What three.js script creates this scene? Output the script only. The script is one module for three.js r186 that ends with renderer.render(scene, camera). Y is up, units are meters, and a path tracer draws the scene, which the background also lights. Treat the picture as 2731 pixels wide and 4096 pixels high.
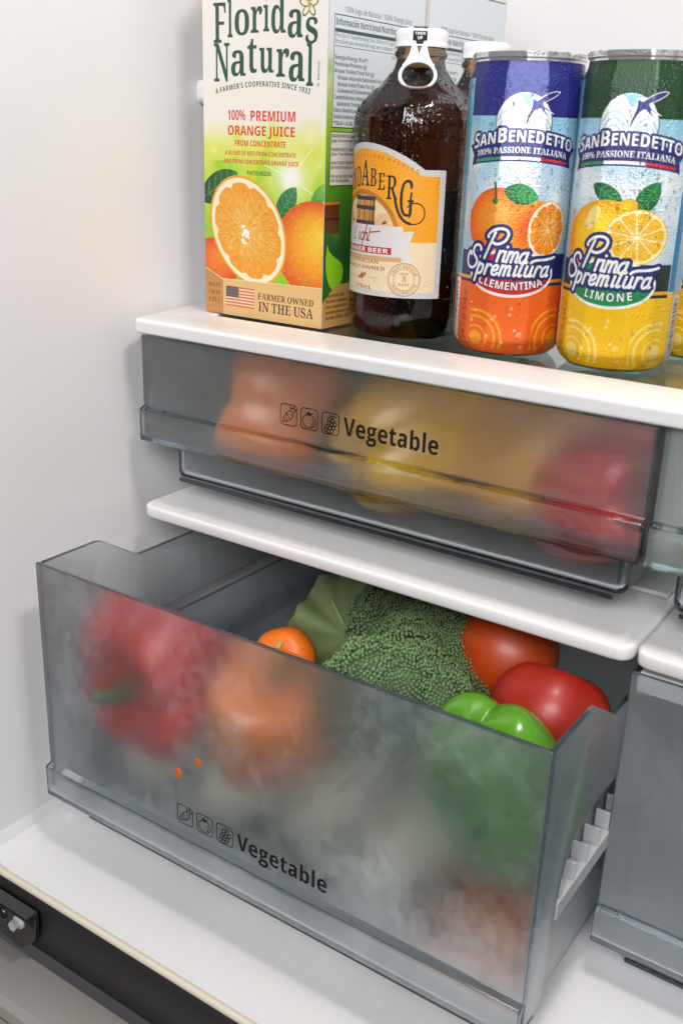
import * as THREE from 'three';
import { RoundedBoxGeometry } from 'three/addons/geometries/RoundedBoxGeometry.js';
import { mergeGeometries, toCreasedNormals } from 'three/addons/utils/BufferGeometryUtils.js';
import { RectAreaLightUniformsLib } from 'three/addons/lights/RectAreaLightUniformsLib.js';
import { Brush, Evaluator, SUBTRACTION } from 'three-bvh-csg';

// ---------------------------------------------------------------- camera, light, exposure
const scene = new THREE.Scene();
const camera = new THREE.PerspectiveCamera(53.29, 682 / 1024, 0.02, 20);
camera.position.set(0, 0.1048, 0);
camera.matrixAutoUpdate = true;
{ // columns: camera right, up, back in world axes (x along the shelf, y up, z out of the fridge)
  const m = new THREE.Matrix4().makeBasis(
    new THREE.Vector3(0.823763, 0.0323627, -0.5660099),
    new THREE.Vector3(-0.2204647, 0.9380758, -0.2672249),
    new THREE.Vector3(0.522312, 0.3449152, 0.779887));
  camera.quaternion.setFromRotationMatrix(m);
}
camera.focus = 0.575;
camera.userData.fStop = 11;
scene.background = new THREE.Color(0.09, 0.09, 0.094);
const renderer = new THREE.WebGLRenderer({ antialias: true });
renderer.setSize(682, 1024);
renderer.toneMapping = THREE.LinearToneMapping;
renderer.toneMappingExposure = 0.67;
renderer.shadowMap.enabled = true;
RectAreaLightUniformsLib.init();
function areaLamp(name, label, [x, y, z], [tx, ty, tz], w, h, color, intensity, glow) {
  const g = new THREE.Group(); g.name = name; g.position.set(x, y, z); g.lookAt(tx, ty, tz);
  g.userData = { label, category: 'lamp' };
  scene.add(g);
  const housing = new THREE.Mesh(new RoundedBoxGeometry(w + 0.02, h + 0.02, 0.014, 2, 0.004), new THREE.MeshStandardMaterial({ color: 0xd8d8d4, roughness: 0.5 }));
  housing.name = 'housing'; housing.position.z = -0.0085; g.add(housing);
  const diff = new THREE.Mesh(new THREE.PlaneGeometry(w, h), new THREE.MeshStandardMaterial({ color: 0x888888, emissive: color, emissiveIntensity: glow, roughness: 0.6 }));
  diff.name = 'diffuser'; g.add(diff);
  const l = new THREE.RectAreaLight(color, intensity, w, h);
  l.name = 'lamp_light'; l.position.z = 0.002; l.rotation.y = Math.PI; l.castShadow = true; g.add(l);
  return g;
}
// a bright lamp in the ceiling of the compartment close to its front edge, and the soft light of the kitchen in front
areaLamp('refrigerator_lamp', 'small white panel lamp set in the ceiling of the refrigerator', [-0.04, 0.612, -0.325], [-0.06, 0, -0.335], 0.15, 0.034, new THREE.Color(1.0, 0.92, 0.84), 320, 0.6);
areaLamp('rear_refrigerator_lamp', 'unseen cool white panel lamp added far back in the ceiling of the refrigerator', [-0.10, 0.612, -0.60], [-0.14, 0, -0.60], 0.42, 0.10, new THREE.Color(0.84, 0.90, 1.0), 4, 0.6);  // unseen rear lamp, added to brighten the drinks and the upper drawer contents
areaLamp('kitchen_lamp', 'broad soft lamp of the kitchen in front of the refrigerator', [0.42, 1.08, 1.18], [-0.28, -0.14, -0.4], 1.1, 0.8, new THREE.Color(0.985, 0.985, 1.0), 26, 0.5);

// ---------------------------------------------------------------- helpers
let seedN = 7;
const rnd = () => { seedN = (seedN + 0x6d2b79f5) | 0; let t = Math.imul(seedN ^ (seedN >>> 15), 1 | seedN); t = (t + Math.imul(t ^ (t >>> 7), 61 | t)) ^ t; return ((t ^ (t >>> 14)) >>> 0) / 4294967296; };
const rr = (a, b) => a + (b - a) * rnd();
const D = Math.PI / 180;
const clamp = (x, a, b) => Math.min(b, Math.max(a, x));
const sstep = (x, a, b) => { const t = clamp((x - a) / (b - a), 0, 1); return t * t * (3 - 2 * t); };
const hash = (x, y, s) => { let h = Math.imul(x, 374761393) + Math.imul(y, 668265263) + Math.imul(s, 2147483647); h = Math.imul(h ^ (h >>> 13), 1274126177); return ((h ^ (h >>> 16)) >>> 0) / 4294967296; };
const vnoise = (x, y, s) => { const xi = Math.floor(x), yi = Math.floor(y), a = x - xi, b = y - yi, u = a * a * (3 - 2 * a), v = b * b * (3 - 2 * b); return (hash(xi, yi, s) * (1 - u) + hash(xi + 1, yi, s) * u) * (1 - v) + (hash(xi, yi + 1, s) * (1 - u) + hash(xi + 1, yi + 1, s) * u) * v; };
const fbm = (x, y, s, o = 4) => { let r = 0, a = 0.5, n = 0; for (let i = 0; i < o; i++) { r += a * vnoise(x, y, s + i * 17); n += a; a *= 0.5; x *= 2.03; y *= 2.03; } return r / n; };
const used = {};
const numbered = (n) => { if (used[n] === undefined) { used[n] = 0; return n; } used[n]++; return n + '_' + String(used[n]).padStart(3, '0'); };
function tag(o, label, category, group) { o.userData.label = label; o.userData.category = category; if (group) o.userData.group = group; return o; }
function thing(name, label, category, pos = [0, 0, 0], group) { const g = new THREE.Group(); g.name = numbered(name); g.position.set(...pos); tag(g, label, category, group); scene.add(g); return g; }
function part(name, geo, mat, parent) { const m = new THREE.Mesh(geo, mat); m.name = parent === scene ? numbered(name) : name; m.castShadow = m.receiveShadow = true; parent.add(m); return m; }
function structure(name, geo, mat) { const m = part(name, geo, mat, scene); m.userData.kind = 'structure'; return m; }
function cnv(w, h) { const c = document.createElement('canvas'); c.width = w; c.height = h; return [c, c.getContext('2d')]; }
function ctex(c) { const t = new THREE.CanvasTexture(c); t.colorSpace = THREE.SRGBColorSpace; t.magFilter = THREE.LinearFilter; t.anisotropy = 4; return t; }
function dtex(w, h, f) { const d = new Uint8Array(w * h * 4); for (let y = 0; y < h; y++) for (let x = 0; x < w; x++) { const v = f(x / w, y / h, x, y), i = (y * w + x) * 4; d[i] = clamp(v[0], 0, 1) * 255; d[i + 1] = clamp(v[1], 0, 1) * 255; d[i + 2] = clamp(v[2] ?? 0, 0, 1) * 255; d[i + 3] = 255; } const t = new THREE.DataTexture(d, w, h); t.magFilter = THREE.LinearFilter; t.minFilter = THREE.LinearFilter; t.wrapS = t.wrapT = THREE.RepeatWrapping; t.needsUpdate = true; return t; }
const phys = (o) => new THREE.MeshPhysicalMaterial(o);
const box = (x0, x1, y0, y1, z0, z1, r = 0.001, s = 2) => { const g = r > 0 ? new RoundedBoxGeometry(x1 - x0, y1 - y0, z1 - z0, s, r) : new THREE.BoxGeometry(x1 - x0, y1 - y0, z1 - z0); g.translate((x0 + x1) / 2, (y0 + y1) / 2, (z0 + z1) / 2); return g; };
// a closed outline in the (a, b) plane pulled along the third axis; axis 'x': outline is (z, y), 'z': outline is (x, y), 'y': outline is (x, z)
function pull(pts, axis, from, to, bevel = 0, cs = 6) {
  const s = pts instanceof THREE.Shape ? pts : new THREE.Shape(pts.map((p) => new THREE.Vector2(p[0], p[1])));
  const g = new THREE.ExtrudeGeometry(s, { depth: Math.max(1e-5, to - from - 2 * bevel), bevelEnabled: bevel > 0, bevelThickness: bevel, bevelSize: bevel, bevelOffset: -bevel, bevelSegments: 3, curveSegments: cs });
  g.translate(0, 0, from + bevel);
  if (axis === 'x') { const m = new THREE.Matrix4().makeBasis(new THREE.Vector3(0, 0, 1), new THREE.Vector3(0, 1, 0), new THREE.Vector3(-1, 0, 0)); g.applyMatrix4(m); g.applyMatrix4(new THREE.Matrix4().makeTranslation(from + to, 0, 0)); }
  if (axis === 'y') { const m = new THREE.Matrix4().makeBasis(new THREE.Vector3(1, 0, 0), new THREE.Vector3(0, 0, 1), new THREE.Vector3(0, -1, 0)); g.applyMatrix4(m); g.applyMatrix4(new THREE.Matrix4().makeTranslation(0, from + to, 0)); }
  return toCreasedNormals(g, 0.6);
}
// rounded corners for outlines: pts [[a, b, radius]]
function rounded(pts) {
  const s = new THREE.Shape(), n = pts.length, V = (p) => new THREE.Vector2(p[0], p[1]);
  for (let i = 0; i < n; i++) {
    const p = V(pts[i]), a = V(pts[(i + n - 1) % n]).sub(p), b = V(pts[(i + 1) % n]).sub(p), r = pts[i][2] || 0;
    const k = Math.min(r, a.length() * 0.49, b.length() * 0.49), A = p.clone().add(a.setLength(k)), B = p.clone().add(b.setLength(k));
    if (i === 0) s.moveTo(A.x, A.y); else s.lineTo(A.x, A.y);
    if (k > 0) s.quadraticCurveTo(p.x, p.y, B.x, B.y);
  }
  s.closePath(); return s;
}
// a turned solid from [radius, height] points, smooth except at sharp turns; u runs once round from -180 degrees, v by height
function turned(pts, seg = 64, h0 = 0, h1 = 1, crease = 0.7) {
  let g = new THREE.LatheGeometry(pts.map((p) => new THREE.Vector2(Math.max(p[0], 1e-5), p[1])), seg, -Math.PI);
  const nv = pts.length, uv = g.attributes.uv, ps = g.attributes.position;
  for (let i = 0; i < ps.count; i++) uv.setXY(i, Math.floor(i / nv) / seg, (ps.getY(i) - h0) / (h1 - h0));
  g = toCreasedNormals(g, crease); return g;
}

// ---------------------------------------------------------------- plain materials
const bumpFine = dtex(256, 256, (u, v, x, y) => { const n = 0.6 * hash(x, y, 3) + 0.4 * fbm(u * 60, v * 60, 9, 2); return [n, n, n]; });
const rep = (t, a, b = a) => { const c = t.clone(); c.repeat.set(a, b); c.needsUpdate = true; return c; };
const M = {
  liner: phys({ color: new THREE.Color(0.65, 0.645, 0.65), roughness: 0.3, clearcoat: 0.3, clearcoatRoughness: 0.2 }),
  white: phys({ color: new THREE.Color(0.70, 0.69, 0.68), roughness: 0.3, clearcoat: 0.25, clearcoatRoughness: 0.15 }),
  cream: phys({ color: new THREE.Color(0.60, 0.55, 0.44), roughness: 0.45 }),
  frame: phys({ color: new THREE.Color(0.022, 0.021, 0.02), roughness: 0.38, bumpMap: rep(bumpFine, 30, 3), bumpScale: 0.00012 }),
  steel: phys({ color: new THREE.Color(0.36, 0.335, 0.315), roughness: 0.5, metalness: 0.45, bumpMap: rep(bumpFine, 8, 6), bumpScale: 0.00005 }),
  black: phys({ color: new THREE.Color(0.012, 0.011, 0.010), roughness: 0.25, clearcoat: 0.6 }),
  zinc: phys({ color: new THREE.Color(0.70, 0.74, 0.76), roughness: 0.3, metalness: 0.55 }),
  alu: phys({ color: new THREE.Color(0.86, 0.85, 0.84), roughness: 0.28, metalness: 0.9 }),
  glass: phys({ color: new THREE.Color(0.86, 0.93, 0.90), roughness: 0.0, transmission: 1, thickness: 0, ior: 1.5 }),
  cap: phys({ color: new THREE.Color(0.72, 0.72, 0.73), roughness: 0.22, clearcoat: 0.6, clearcoatRoughness: 0.1 }),
  water: phys({ color: 0xffffff, roughness: 0, transmission: 1, thickness: 0.001, ior: 1.33 }),
  stem: phys({ color: new THREE.Color(0.05, 0.10, 0.025), roughness: 0.55 }),
  strip: phys({ color: new THREE.Color(0.018, 0.022, 0.028), roughness: 0.22, clearcoat: 0.5 }),  // near-black tone for the added edge strip of the drawer boxes
  rib: phys({ color: new THREE.Color(0.36, 0.37, 0.38), roughness: 0.35 }),
};

// ---------------------------------------------------------------- the compartment
const WALL = -0.455, FLOOR = -0.313, LIP = -0.3065, BACK = -0.80, RIGHT = 0.46, TOP = 0.63;
{
  const r = 0.02, s = new THREE.Shape();
  s.moveTo(WALL, TOP); s.lineTo(WALL, FLOOR + r); s.absarc(WALL + r, FLOOR + r, r, Math.PI, Math.PI * 1.5, false);
  s.lineTo(RIGHT, FLOOR); s.lineTo(RIGHT, FLOOR - 0.005); s.lineTo(WALL - 0.03, FLOOR - 0.005); s.lineTo(WALL - 0.03, TOP); s.closePath();
  structure('refrigerator_liner', pull(s, 'z', BACK, LIP, 0, 24), M.liner);
  structure('back_wall', box(WALL - 0.03, RIGHT + 0.03, FLOOR - 0.005, TOP, BACK - 0.03, BACK - 0.001, 0), M.liner);
  structure('right_wall', box(RIGHT + 0.001, RIGHT + 0.03, FLOOR - 0.005, TOP, BACK, LIP, 0), M.liner);
  structure('ceiling', box(WALL - 0.03, RIGHT + 0.03, TOP + 0.001, TOP + 0.03, BACK - 0.03, LIP, 0), M.liner);
  // rolled edge of the liner, the dark painted cabinet front below it and the steel freezer front
  const lip = new THREE.CapsuleGeometry(0.0023, 1.1, 6, 16); lip.rotateZ(Math.PI / 2); lip.translate(0.0, FLOOR - 0.0024, LIP + 0.0014);
  structure('liner_edge', lip, M.cream);
  structure('cabinet_frame', pull(rounded([[-0.318, -0.3185, 0], [-0.3035, -0.3185, 0.0015], [-0.302, -0.325, 0.001], [-0.302, -0.3545, 0.001], [-0.3045, -0.3565, 0.0005], [-0.318, -0.3565, 0]]), 'x', -0.62, 0.5), M.frame);
  const f = thing('freezer_drawer_front', 'brushed grey steel top of the freezer drawer below the black cabinet frame', 'freezer drawer', [0, 0, 0]);
  part('top_plate', pull(rounded([[-0.2975, -0.3575, 0.001], [-0.268, -0.3575, 0.004], [-0.2635, -0.362, 0.003], [-0.2635, -0.42, 0.001], [-0.2975, -0.42, 0.001]]), 'x', -0.62, 0.5), M.steel, f);
  part('edge_trim', pull(rounded([[-0.2625, -0.364, 0.002], [-0.2555, -0.370, 0.004], [-0.2535, -0.42, 0.001], [-0.2625, -0.42, 0.001]]), 'x', -0.62, 0.5), phys({ color: new THREE.Color(0.30, 0.24, 0.17), roughness: 0.4, metalness: 0.4 }), f);
}
{ // hinge bracket with a bolt
  const h = thing('door_hinge', 'black hinge bracket with a shiny hex bolt on the dark cabinet frame', 'hinge', [-0.4145, -0.3324, -0.2955]);
  const sh = rounded([[-0.05, 0.012, 0], [0.013, 0.012, 0.003], [0.0148, 0.009, 0.002], [0.0128, -0.0075, 0.002], [0.004, -0.0165, 0.003], [-0.002, -0.0215, 0.003], [-0.012, -0.019, 0.004], [-0.05, -0.017, 0]]);
  part('plate', pull(sh, 'z', -0.003, 0, 0.0006), M.black, h);
  part('top_flange', box(-0.05, 0.0142, 0.0105, 0.0128, -0.0028, 0.0062, 0.0009, 3), M.black, h);
  part('emboss', (() => { const g = new THREE.SphereGeometry(0.006, 20, 12); g.scale(1, 1, 0.35); g.translate(-0.017, -0.004, 0); return g; })(), M.black, h);
  const b = new THREE.Group(); b.name = 'bolt'; h.add(b);
  const w = new THREE.CylinderGeometry(0.0042, 0.0045, 0.0012, 32); w.rotateX(Math.PI / 2); w.translate(0, 0, 0.0007); part('washer', w, M.zinc, b);
  const hx = new THREE.Shape(); for (let i = 0; i < 6; i++) { const a = i * 60 * D; i ? hx.lineTo(0.0032 * Math.cos(a), 0.0032 * Math.sin(a)) : hx.moveTo(0.0032, 0); } hx.closePath();
  const hole = new THREE.Path(); for (let i = 0; i < 6; i++) { const a = (i * 60 + 30) * D; i ? hole.lineTo(0.0014 * Math.cos(a), 0.0014 * Math.sin(a)) : hole.moveTo(0.0014 * Math.cos(30 * D), 0.0014 * Math.sin(30 * D)); } hole.closePath(); hx.holes.push(hole);
  part('head', pull(hx, 'z', 0.0013, 0.0058, 0.0003), M.zinc, b);
}
{ // shelf support moulded on the side wall
  const k = thing('shelf_support', 'small rounded white shelf peg on the side wall behind the juice carton', 'shelf peg', [WALL, 0.128, -0.525]);
  part('peg', box(-0.004, 0.012, -0.007, 0.007, -0.020, 0.020, 0.0045, 4), M.white, k);
}
// ---------------------------------------------------------------- shelves
{
  const s = thing('glass_shelf', 'upper glass shelf with a broad white front rim under the drinks', 'shelf', [0, 0, 0]);
  const o = new THREE.Shape(), x0 = -0.4425, x1 = 0.42, z0 = -0.431, z1 = -0.76;
  // rim as a frame seen from above, outline in (x, z)
  const fr = rounded([[x0 - 0.012, z1, 0], [x1, z1, 0], [x1, z0, 0.004], [x0, z0, 0.006], [x0 - 0.0035, z0 - 0.02, 0.004], [x0 - 0.010, z0 - 0.06, 0.01]]);
  const hole = new THREE.Path(); hole.moveTo(x0 + 0.025, z1 + 0.012); hole.lineTo(x0 + 0.025, -0.4745); hole.lineTo(x1 - 0.01, -0.4745); hole.lineTo(x1 - 0.01, z1 + 0.012); hole.closePath(); fr.holes.push(hole);
  part('front_rim', pull(fr, 'y', -0.0082, 0.0002, 0.0018, 8), M.white, s);
  part('glass_pane', box(x0 + 0.0255, x1 - 0.0105, -0.0040, -0.0006, z1 + 0.0125, -0.4750, 0), M.glass, s);
}
function coverShelf(x0, x1, label, cornerL) {
  const s = thing('drawer_cover_shelf', label, 'shelf', [0, 0, 0], 'white cover shelves over the lower drawers');
  const fr = rounded([[x0, -0.745, 0], [x1, -0.745, 0], [x1, -0.431, 0.009], [x0, -0.431, 0.010]]);
  part('panel', pull(fr, 'y', -0.1238, -0.1158, 0.0016, 8), M.white, s);
  part('back_step', box(x0 + 0.004, x1 - 0.004, -0.1156, -0.1128, -0.74, -0.498, 0.001), M.white, s);
  return s;
}
coverShelf(-0.4405, -0.1237, 'wide white cover shelf above the pulled-out drawer of peppers');
coverShelf(-0.1223, 0.19, 'white cover shelf over the closed empty lower drawer');
// ---------------------------------------------------------------- frosted drawers
// one picture per look: red = how much passes, green = how frosted; the top strip (v > 0.92) is the polished edge
function frostMap(seed, streak, bias = () => 0, thick = 0.09, clear = 0.96) { // bias: where the condensation lies thicker
  return dtex(1024, 512, (u, v, x, y) => {
    if (v > 0.92) return [1, 0.12, 0];
    const wx = fbm(u * 7, v * 4, seed + 40, 4), wy = fbm(u * 7 + 9, v * 4 + 3, seed + 41, 4), fine = hash(x, y, seed), grain = fbm(u * 260, v * 130, seed + 3, 2);
    const a = 0.72 * fbm(u * 8 + 0.5 * wx, v * 4.5 + 0.5 * wy, seed, 6) + 0.28 * fbm(u * 90, v * 45, seed + 70, 4), blot = fbm(u * 26 + 5 * wx + v * 7, v * 13 + 5 * wy - u * 3, seed + 5, 6);
    const wet = sstep(blot + 0.25 * (grain - 0.5), 0.46, 0.76) * streak(u, v), dense = sstep(a + 0.10 * (grain - 0.5) + bias(u, v), 0.08, 1.0);
    return [clear - thick * dense + 0.015 * wet + 0.012 * (fine - 0.5), 0.30 + 0.05 * dense - 0.01 * wet, 0];
  });
}
const plastic = (map) => phys({ color: new THREE.Color(0.985, 0.988, 0.99), roughness: 1, transmission: 1, thickness: 0.003, ior: 1.49, roughnessMap: map, transmissionMap: map, attenuationColor: new THREE.Color(0.42, 0.61, 0.72), attenuationDistance: 0.028, specularIntensity: 0.8 });
const P1 = plastic(frostMap(11, (u, v) => sstep(u, 0.15, 0.4) * 0.8 * sstep(v, 0.0, 0.2), () => 0, 0.03, 0.985));
const P2 = plastic(frostMap(23, (u, v) => sstep(u, 0.25, 0.6) * (1 - sstep(v, 0.5, 0.85)), (u, v) => -0.30 + 0.58 * sstep(0.12 + 0.32 * u - v, -0.18, 0.26), 0.22, 0.985));
const P3 = plastic(frostMap(41, () => 0, () => 0.1, 0.06));
// broad flat faces across `axis` get the frosted part of the picture, everything else the polished strip
function frosted(g, axes, lo, hi) {
  g = g.index ? g.toNonIndexed() : g;
  const p = g.attributes.position, uv = new Float32Array(p.count * 2), a = new THREE.Vector3(), b = new THREE.Vector3(), c = new THREE.Vector3(), n = new THREE.Vector3();
  for (let i = 0; i < p.count; i += 3) {
    a.fromBufferAttribute(p, i); b.fromBufferAttribute(p, i + 1); c.fromBufferAttribute(p, i + 2);
    n.copy(b).sub(a).cross(c.clone().sub(a)).normalize();
    const k = Math.abs(n.x) > 0.97 ? 'x' : Math.abs(n.y) > 0.97 ? 'y' : Math.abs(n.z) > 0.97 ? 'z' : '';
    for (let j = 0; j < 3; j++) {
      const q = j === 0 ? a : j === 1 ? b : c;
      if (k && axes.includes(k)) {
        const U = k === 'x' ? (q.z - lo[2]) / (hi[2] - lo[2]) : (q.x - lo[0]) / (hi[0] - lo[0]), V = k === 'y' ? (q.z - lo[2]) / (hi[2] - lo[2]) : (q.y - lo[1]) / (hi[1] - lo[1]);
        uv[(i + j) * 2] = U; uv[(i + j) * 2 + 1] = clamp(V, 0, 1) * 0.88 + 0.01;
      } else { uv[(i + j) * 2] = 0.5; uv[(i + j) * 2 + 1] = 0.965; }
    }
  }
  g.setAttribute('uv', new THREE.BufferAttribute(uv, 2));
  return g;
}
function tub(x0, x1, y0, y1, z0, z1, t, r, yFront) { // open box with rounded edges
  const outer = new Brush(box(x0, x1, y0, y1 + 0.02, z0, z1, r, 4)), inner = new Brush(box(x0 + t, x1 - t, y0 + t * 1.25, y1 + 0.03, z0 + t, z1 - t, r * 0.7, 4)), cut = new Brush(box(x0 - 0.01, x1 + 0.01, y1, y1 + 0.05, z0 - 0.01, z1 + 0.01, 0));
  for (const q of [outer, inner, cut]) q.updateMatrixWorld();
  const ev = new Evaluator(); ev.useGroups = false; ev.attributes = ['position', 'normal'];
  const shell = ev.evaluate(outer, inner, SUBTRACTION); shell.updateMatrixWorld();
  const open = ev.evaluate(shell, cut, SUBTRACTION);
  if (yFront > y1 - 0.002) return open.geometry;
  const gap = new Brush(box(x0 + t + 0.0005, x1 - t - 0.0005, yFront, y1 + 0.05, z1 - t - 0.004, z1 + 0.01, 0)); gap.updateMatrixWorld(); open.updateMatrixWorld(); // the front panel closes this gap
  return ev.evaluate(open, gap, SUBTRACTION).geometry;
}
const [printCanvas] = (() => {
  const [c, g] = cnv(1344, 320); // 105 mm x 25 mm at 12.8 px/mm
  g.strokeStyle = g.fillStyle = '#120d0c'; g.lineCap = g.lineJoin = 'round';
  const sq = (x) => { g.lineWidth = 7; g.beginPath(); g.roundRect(x, 62, 142, 150, 26); g.stroke(); };
  sq(8); sq(188); sq(368);
  g.lineWidth = 7; // carrot
  g.beginPath(); g.moveTo(26, 194); g.bezierCurveTo(38, 150, 60, 116, 88, 108); g.bezierCurveTo(116, 104, 126, 128, 116, 146); g.bezierCurveTo(100, 172, 66, 188, 26, 194); g.stroke();
  g.beginPath(); g.moveTo(98, 106); g.lineTo(92, 76); g.lineTo(110, 90); g.lineTo(124, 72); g.lineTo(124, 94); g.lineTo(144, 92); g.lineTo(124, 116); g.stroke();
  for (const [x, y] of [[62, 134], [78, 152], [56, 160], [92, 128], [46, 176]]) { g.beginPath(); g.moveTo(x, y); g.lineTo(x + 14, y + 9); g.stroke(); }
  g.beginPath(); g.ellipse(258, 152, 55, 47, 0, 0, 7); g.stroke(); // tomato
  g.beginPath(); g.moveTo(214, 92); g.lineTo(244, 96); g.lineTo(252, 74); g.lineTo(264, 94); g.lineTo(298, 88); g.lineTo(272, 106); g.lineTo(258, 120); g.lineTo(248, 106); g.closePath(); g.fill();
  g.beginPath(); g.arc(258, 152, 36, -0.5, 0.9); g.stroke();
  for (const [x, y] of [[432, 108], [460, 116], [424, 134], [450, 142], [478, 136], [412, 160], [438, 168], [466, 164], [402, 186], [428, 194], [452, 190]]) { g.beginPath(); g.arc(x, y, 13.5, 0, 7); g.stroke(); } // grapes
  g.beginPath(); g.moveTo(456, 100); g.lineTo(458, 84); g.moveTo(436, 82); g.lineTo(484, 86); g.stroke();
  g.save(); g.font = 'bold 176px sans-serif'; g.translate(548, 196); g.scale(748 / g.measureText('Vegetable').width, 1.0); g.fillText('Vegetable', 0, 0); g.restore();
  return [c];
})();
const printMat = new THREE.MeshStandardMaterial({ map: ctex(printCanvas), transparent: true, roughness: 0.5 });
function makeDrawer(o) {
  const { x0, x1, yTop, yRidge, yBand, yBot, zF, depth, mat } = o, t = 0.0028, y = yTop;
  const g = thing('vegetable_drawer', o.label, 'drawer', [0, 0, 0]);
  const zb = zF - depth, lo = [x0, yBot, zb], hi = [x1, yTop, zF];
  // front: plain pane, a ledge along the ridge, the thicker grip band and its return to the box
  const b = 0.0040;
  const prof = rounded([[zF, yTop, 0.0012], [zF, yRidge, 0.0006], [zF + b, yRidge - 0.0016, 0.0008], [zF + b, yBand, 0.0016], [zF - 0.0155, yBand, 0.0008], [zF - 0.0155, yBand + t, 0.0008], [zF + b - t * 1.1, yBand + t, 0.001], [zF + b - t * 1.1, yRidge - 0.006, 0.0008], [zF - t, yRidge - 0.0035, 0.0008], [zF - t, yTop, 0.0012]]);
  part('front_panel', frosted(pull(prof, 'x', x0, x1, 0.0006), ['z'], lo, hi), mat, g);
  // sides: tall next to the front, lower behind the notch; a cheek runs down to the grip band
  const yS = o.notch ? yTop - 0.019 : yTop - 0.002, yW = o.yWide;
  const zi = zF - t - 0.0004, yR = yBand + 0.0032;
  const sidePts = [[zi, yR, 0.001], [zi, yTop - 0.0002, 0.001]];
  if (o.notch) sidePts.push([zF - 0.046, yTop, 0.004], [zF - 0.0765, yS, 0.003]); else sidePts.push([zF - 0.05, yTop - 0.0002, 0]);
  sidePts.push([zb + 0.0035, yS, 0.002], [zb + 0.0035, yW, 0.001], [zF - 0.043, yW, 0.014], [zF - 0.029, yW - 0.021, 0.012], [zF - 0.0235, yR, 0.002]);
  const sh = rounded(sidePts);
  for (const [a, c] of [[x0 + 0.0002, x0 + t], [x1 - t, x1 - 0.0002]]) part('side_panel', frosted(pull(sh, 'x', a, c, 0.0005), ['x'], lo, hi), mat, g);
  part('back_panel', frosted(box(x0 + 0.001, x1 - 0.001, yW, yS, zb, zb + t, 0.0006), ['z'], lo, hi), mat, g);
  // the narrower lower box
  const ins = 0.0095;
  part('lower_box', frosted(tub(x0 + ins, x1 - ins, yBot, o.yTub, zb + 0.02, zF - 0.0162, t, 0.006, yBand + 0.0035), ['x', 'y', 'z'], lo, hi), mat, g);
  part('base_strip', box(x0 + ins + 0.005, x1 - ins - 0.005, yBot - 0.0003, yBot + 0.0024, zF - 0.0160, zF - 0.0142, 0.0008, 3), M.strip, g);  // added strip: edge-on darkness of the clear plastic bottom, put into its colour
  // ledge that joins the two, stiffened by ribs, with a runner strip below them
  for (const [a, c] of [[x0 + 0.0004, x0 + ins - 0.0002], [x1 - ins + 0.0002, x1 - 0.0004]]) {
    if (!o.ribs) break;
    const run = part('runner', box(a, c, yW - 0.0445, yW - 0.0345, zb + 0.03, zF - 0.030, 0.001), M.rib, g);
    for (let z = zF - 0.0345; z > zb + 0.04; z -= 0.0155) part('rib', box(a + 0.0005, c - 0.0004, yW - 0.0343, yW - 0.0245, z - 0.0007, z + 0.0007, 0.0003), M.rib, run);
  }
  if (o.print) {
    const [px, py] = o.print, pg = new THREE.PlaneGeometry(0.105, 0.025); // left edge px, top of the icons py
    const m = part('printed_label', pg, printMat, g); m.position.set(px + 0.0525 - 0.0006, py - 0.0125 + 0.0048, zF + 0.0002);
  }
  return g;
}
const zClosed = -0.437;
const drawerUpper = makeDrawer({ label: 'closed frosted drawer of orange, yellow and red peppers under the drinks shelf', x0: -0.4412, x1: -0.1275, yTop: -0.0100, yRidge: -0.0532, yBand: -0.0748, yBot: -0.1030, yTub: -0.0725, yWide: -0.0706, zF: zClosed, depth: 0.29, mat: P1, print: [-0.3354, -0.0341] });
const drawerOpen = makeDrawer({ label: 'pulled-out frosted drawer holding broccoli, tomatoes and a big red pepper', x0: -0.4345, x1: -0.1225, yTop: -0.1250, yRidge: -0.2550, yBand: -0.2772, yBot: -0.2985, yTub: -0.190, yWide: -0.187, zF: -0.342, depth: 0.31, mat: P2, notch: true, ribs: true, print: [-0.3301, -0.2393] });
const drawerRightTop = makeDrawer({ label: 'closed frosted drawer with yellow fruit beside the drawer of orange peppers', x0: -0.1243, x1: 0.19, yTop: -0.0100, yRidge: -0.0532, yBand: -0.0748, yBot: -0.1030, yTub: -0.0725, yWide: -0.0706, zF: zClosed, depth: 0.29, mat: P3 });
const drawerRightLow = makeDrawer({ label: 'closed empty frosted drawer beside the pulled-out drawer', x0: -0.1237, x1: 0.19, yTop: -0.1300, yRidge: -0.2656, yBand: -0.2886, yBot: -0.3085, yTub: -0.200, yWide: -0.195, zF: zClosed, depth: 0.29, mat: P3 });
part('top_rail', box(-0.1205, 0.187, -0.1412, -0.1302, zClosed - 0.012, zClosed - 0.0034, 0.001), M.white, drawerRightLow);
// ---------------------------------------------------------------- print helpers
const mm = (k, H) => ({ x: (v) => v * k, y: (v) => H - v * k, k });
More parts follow.
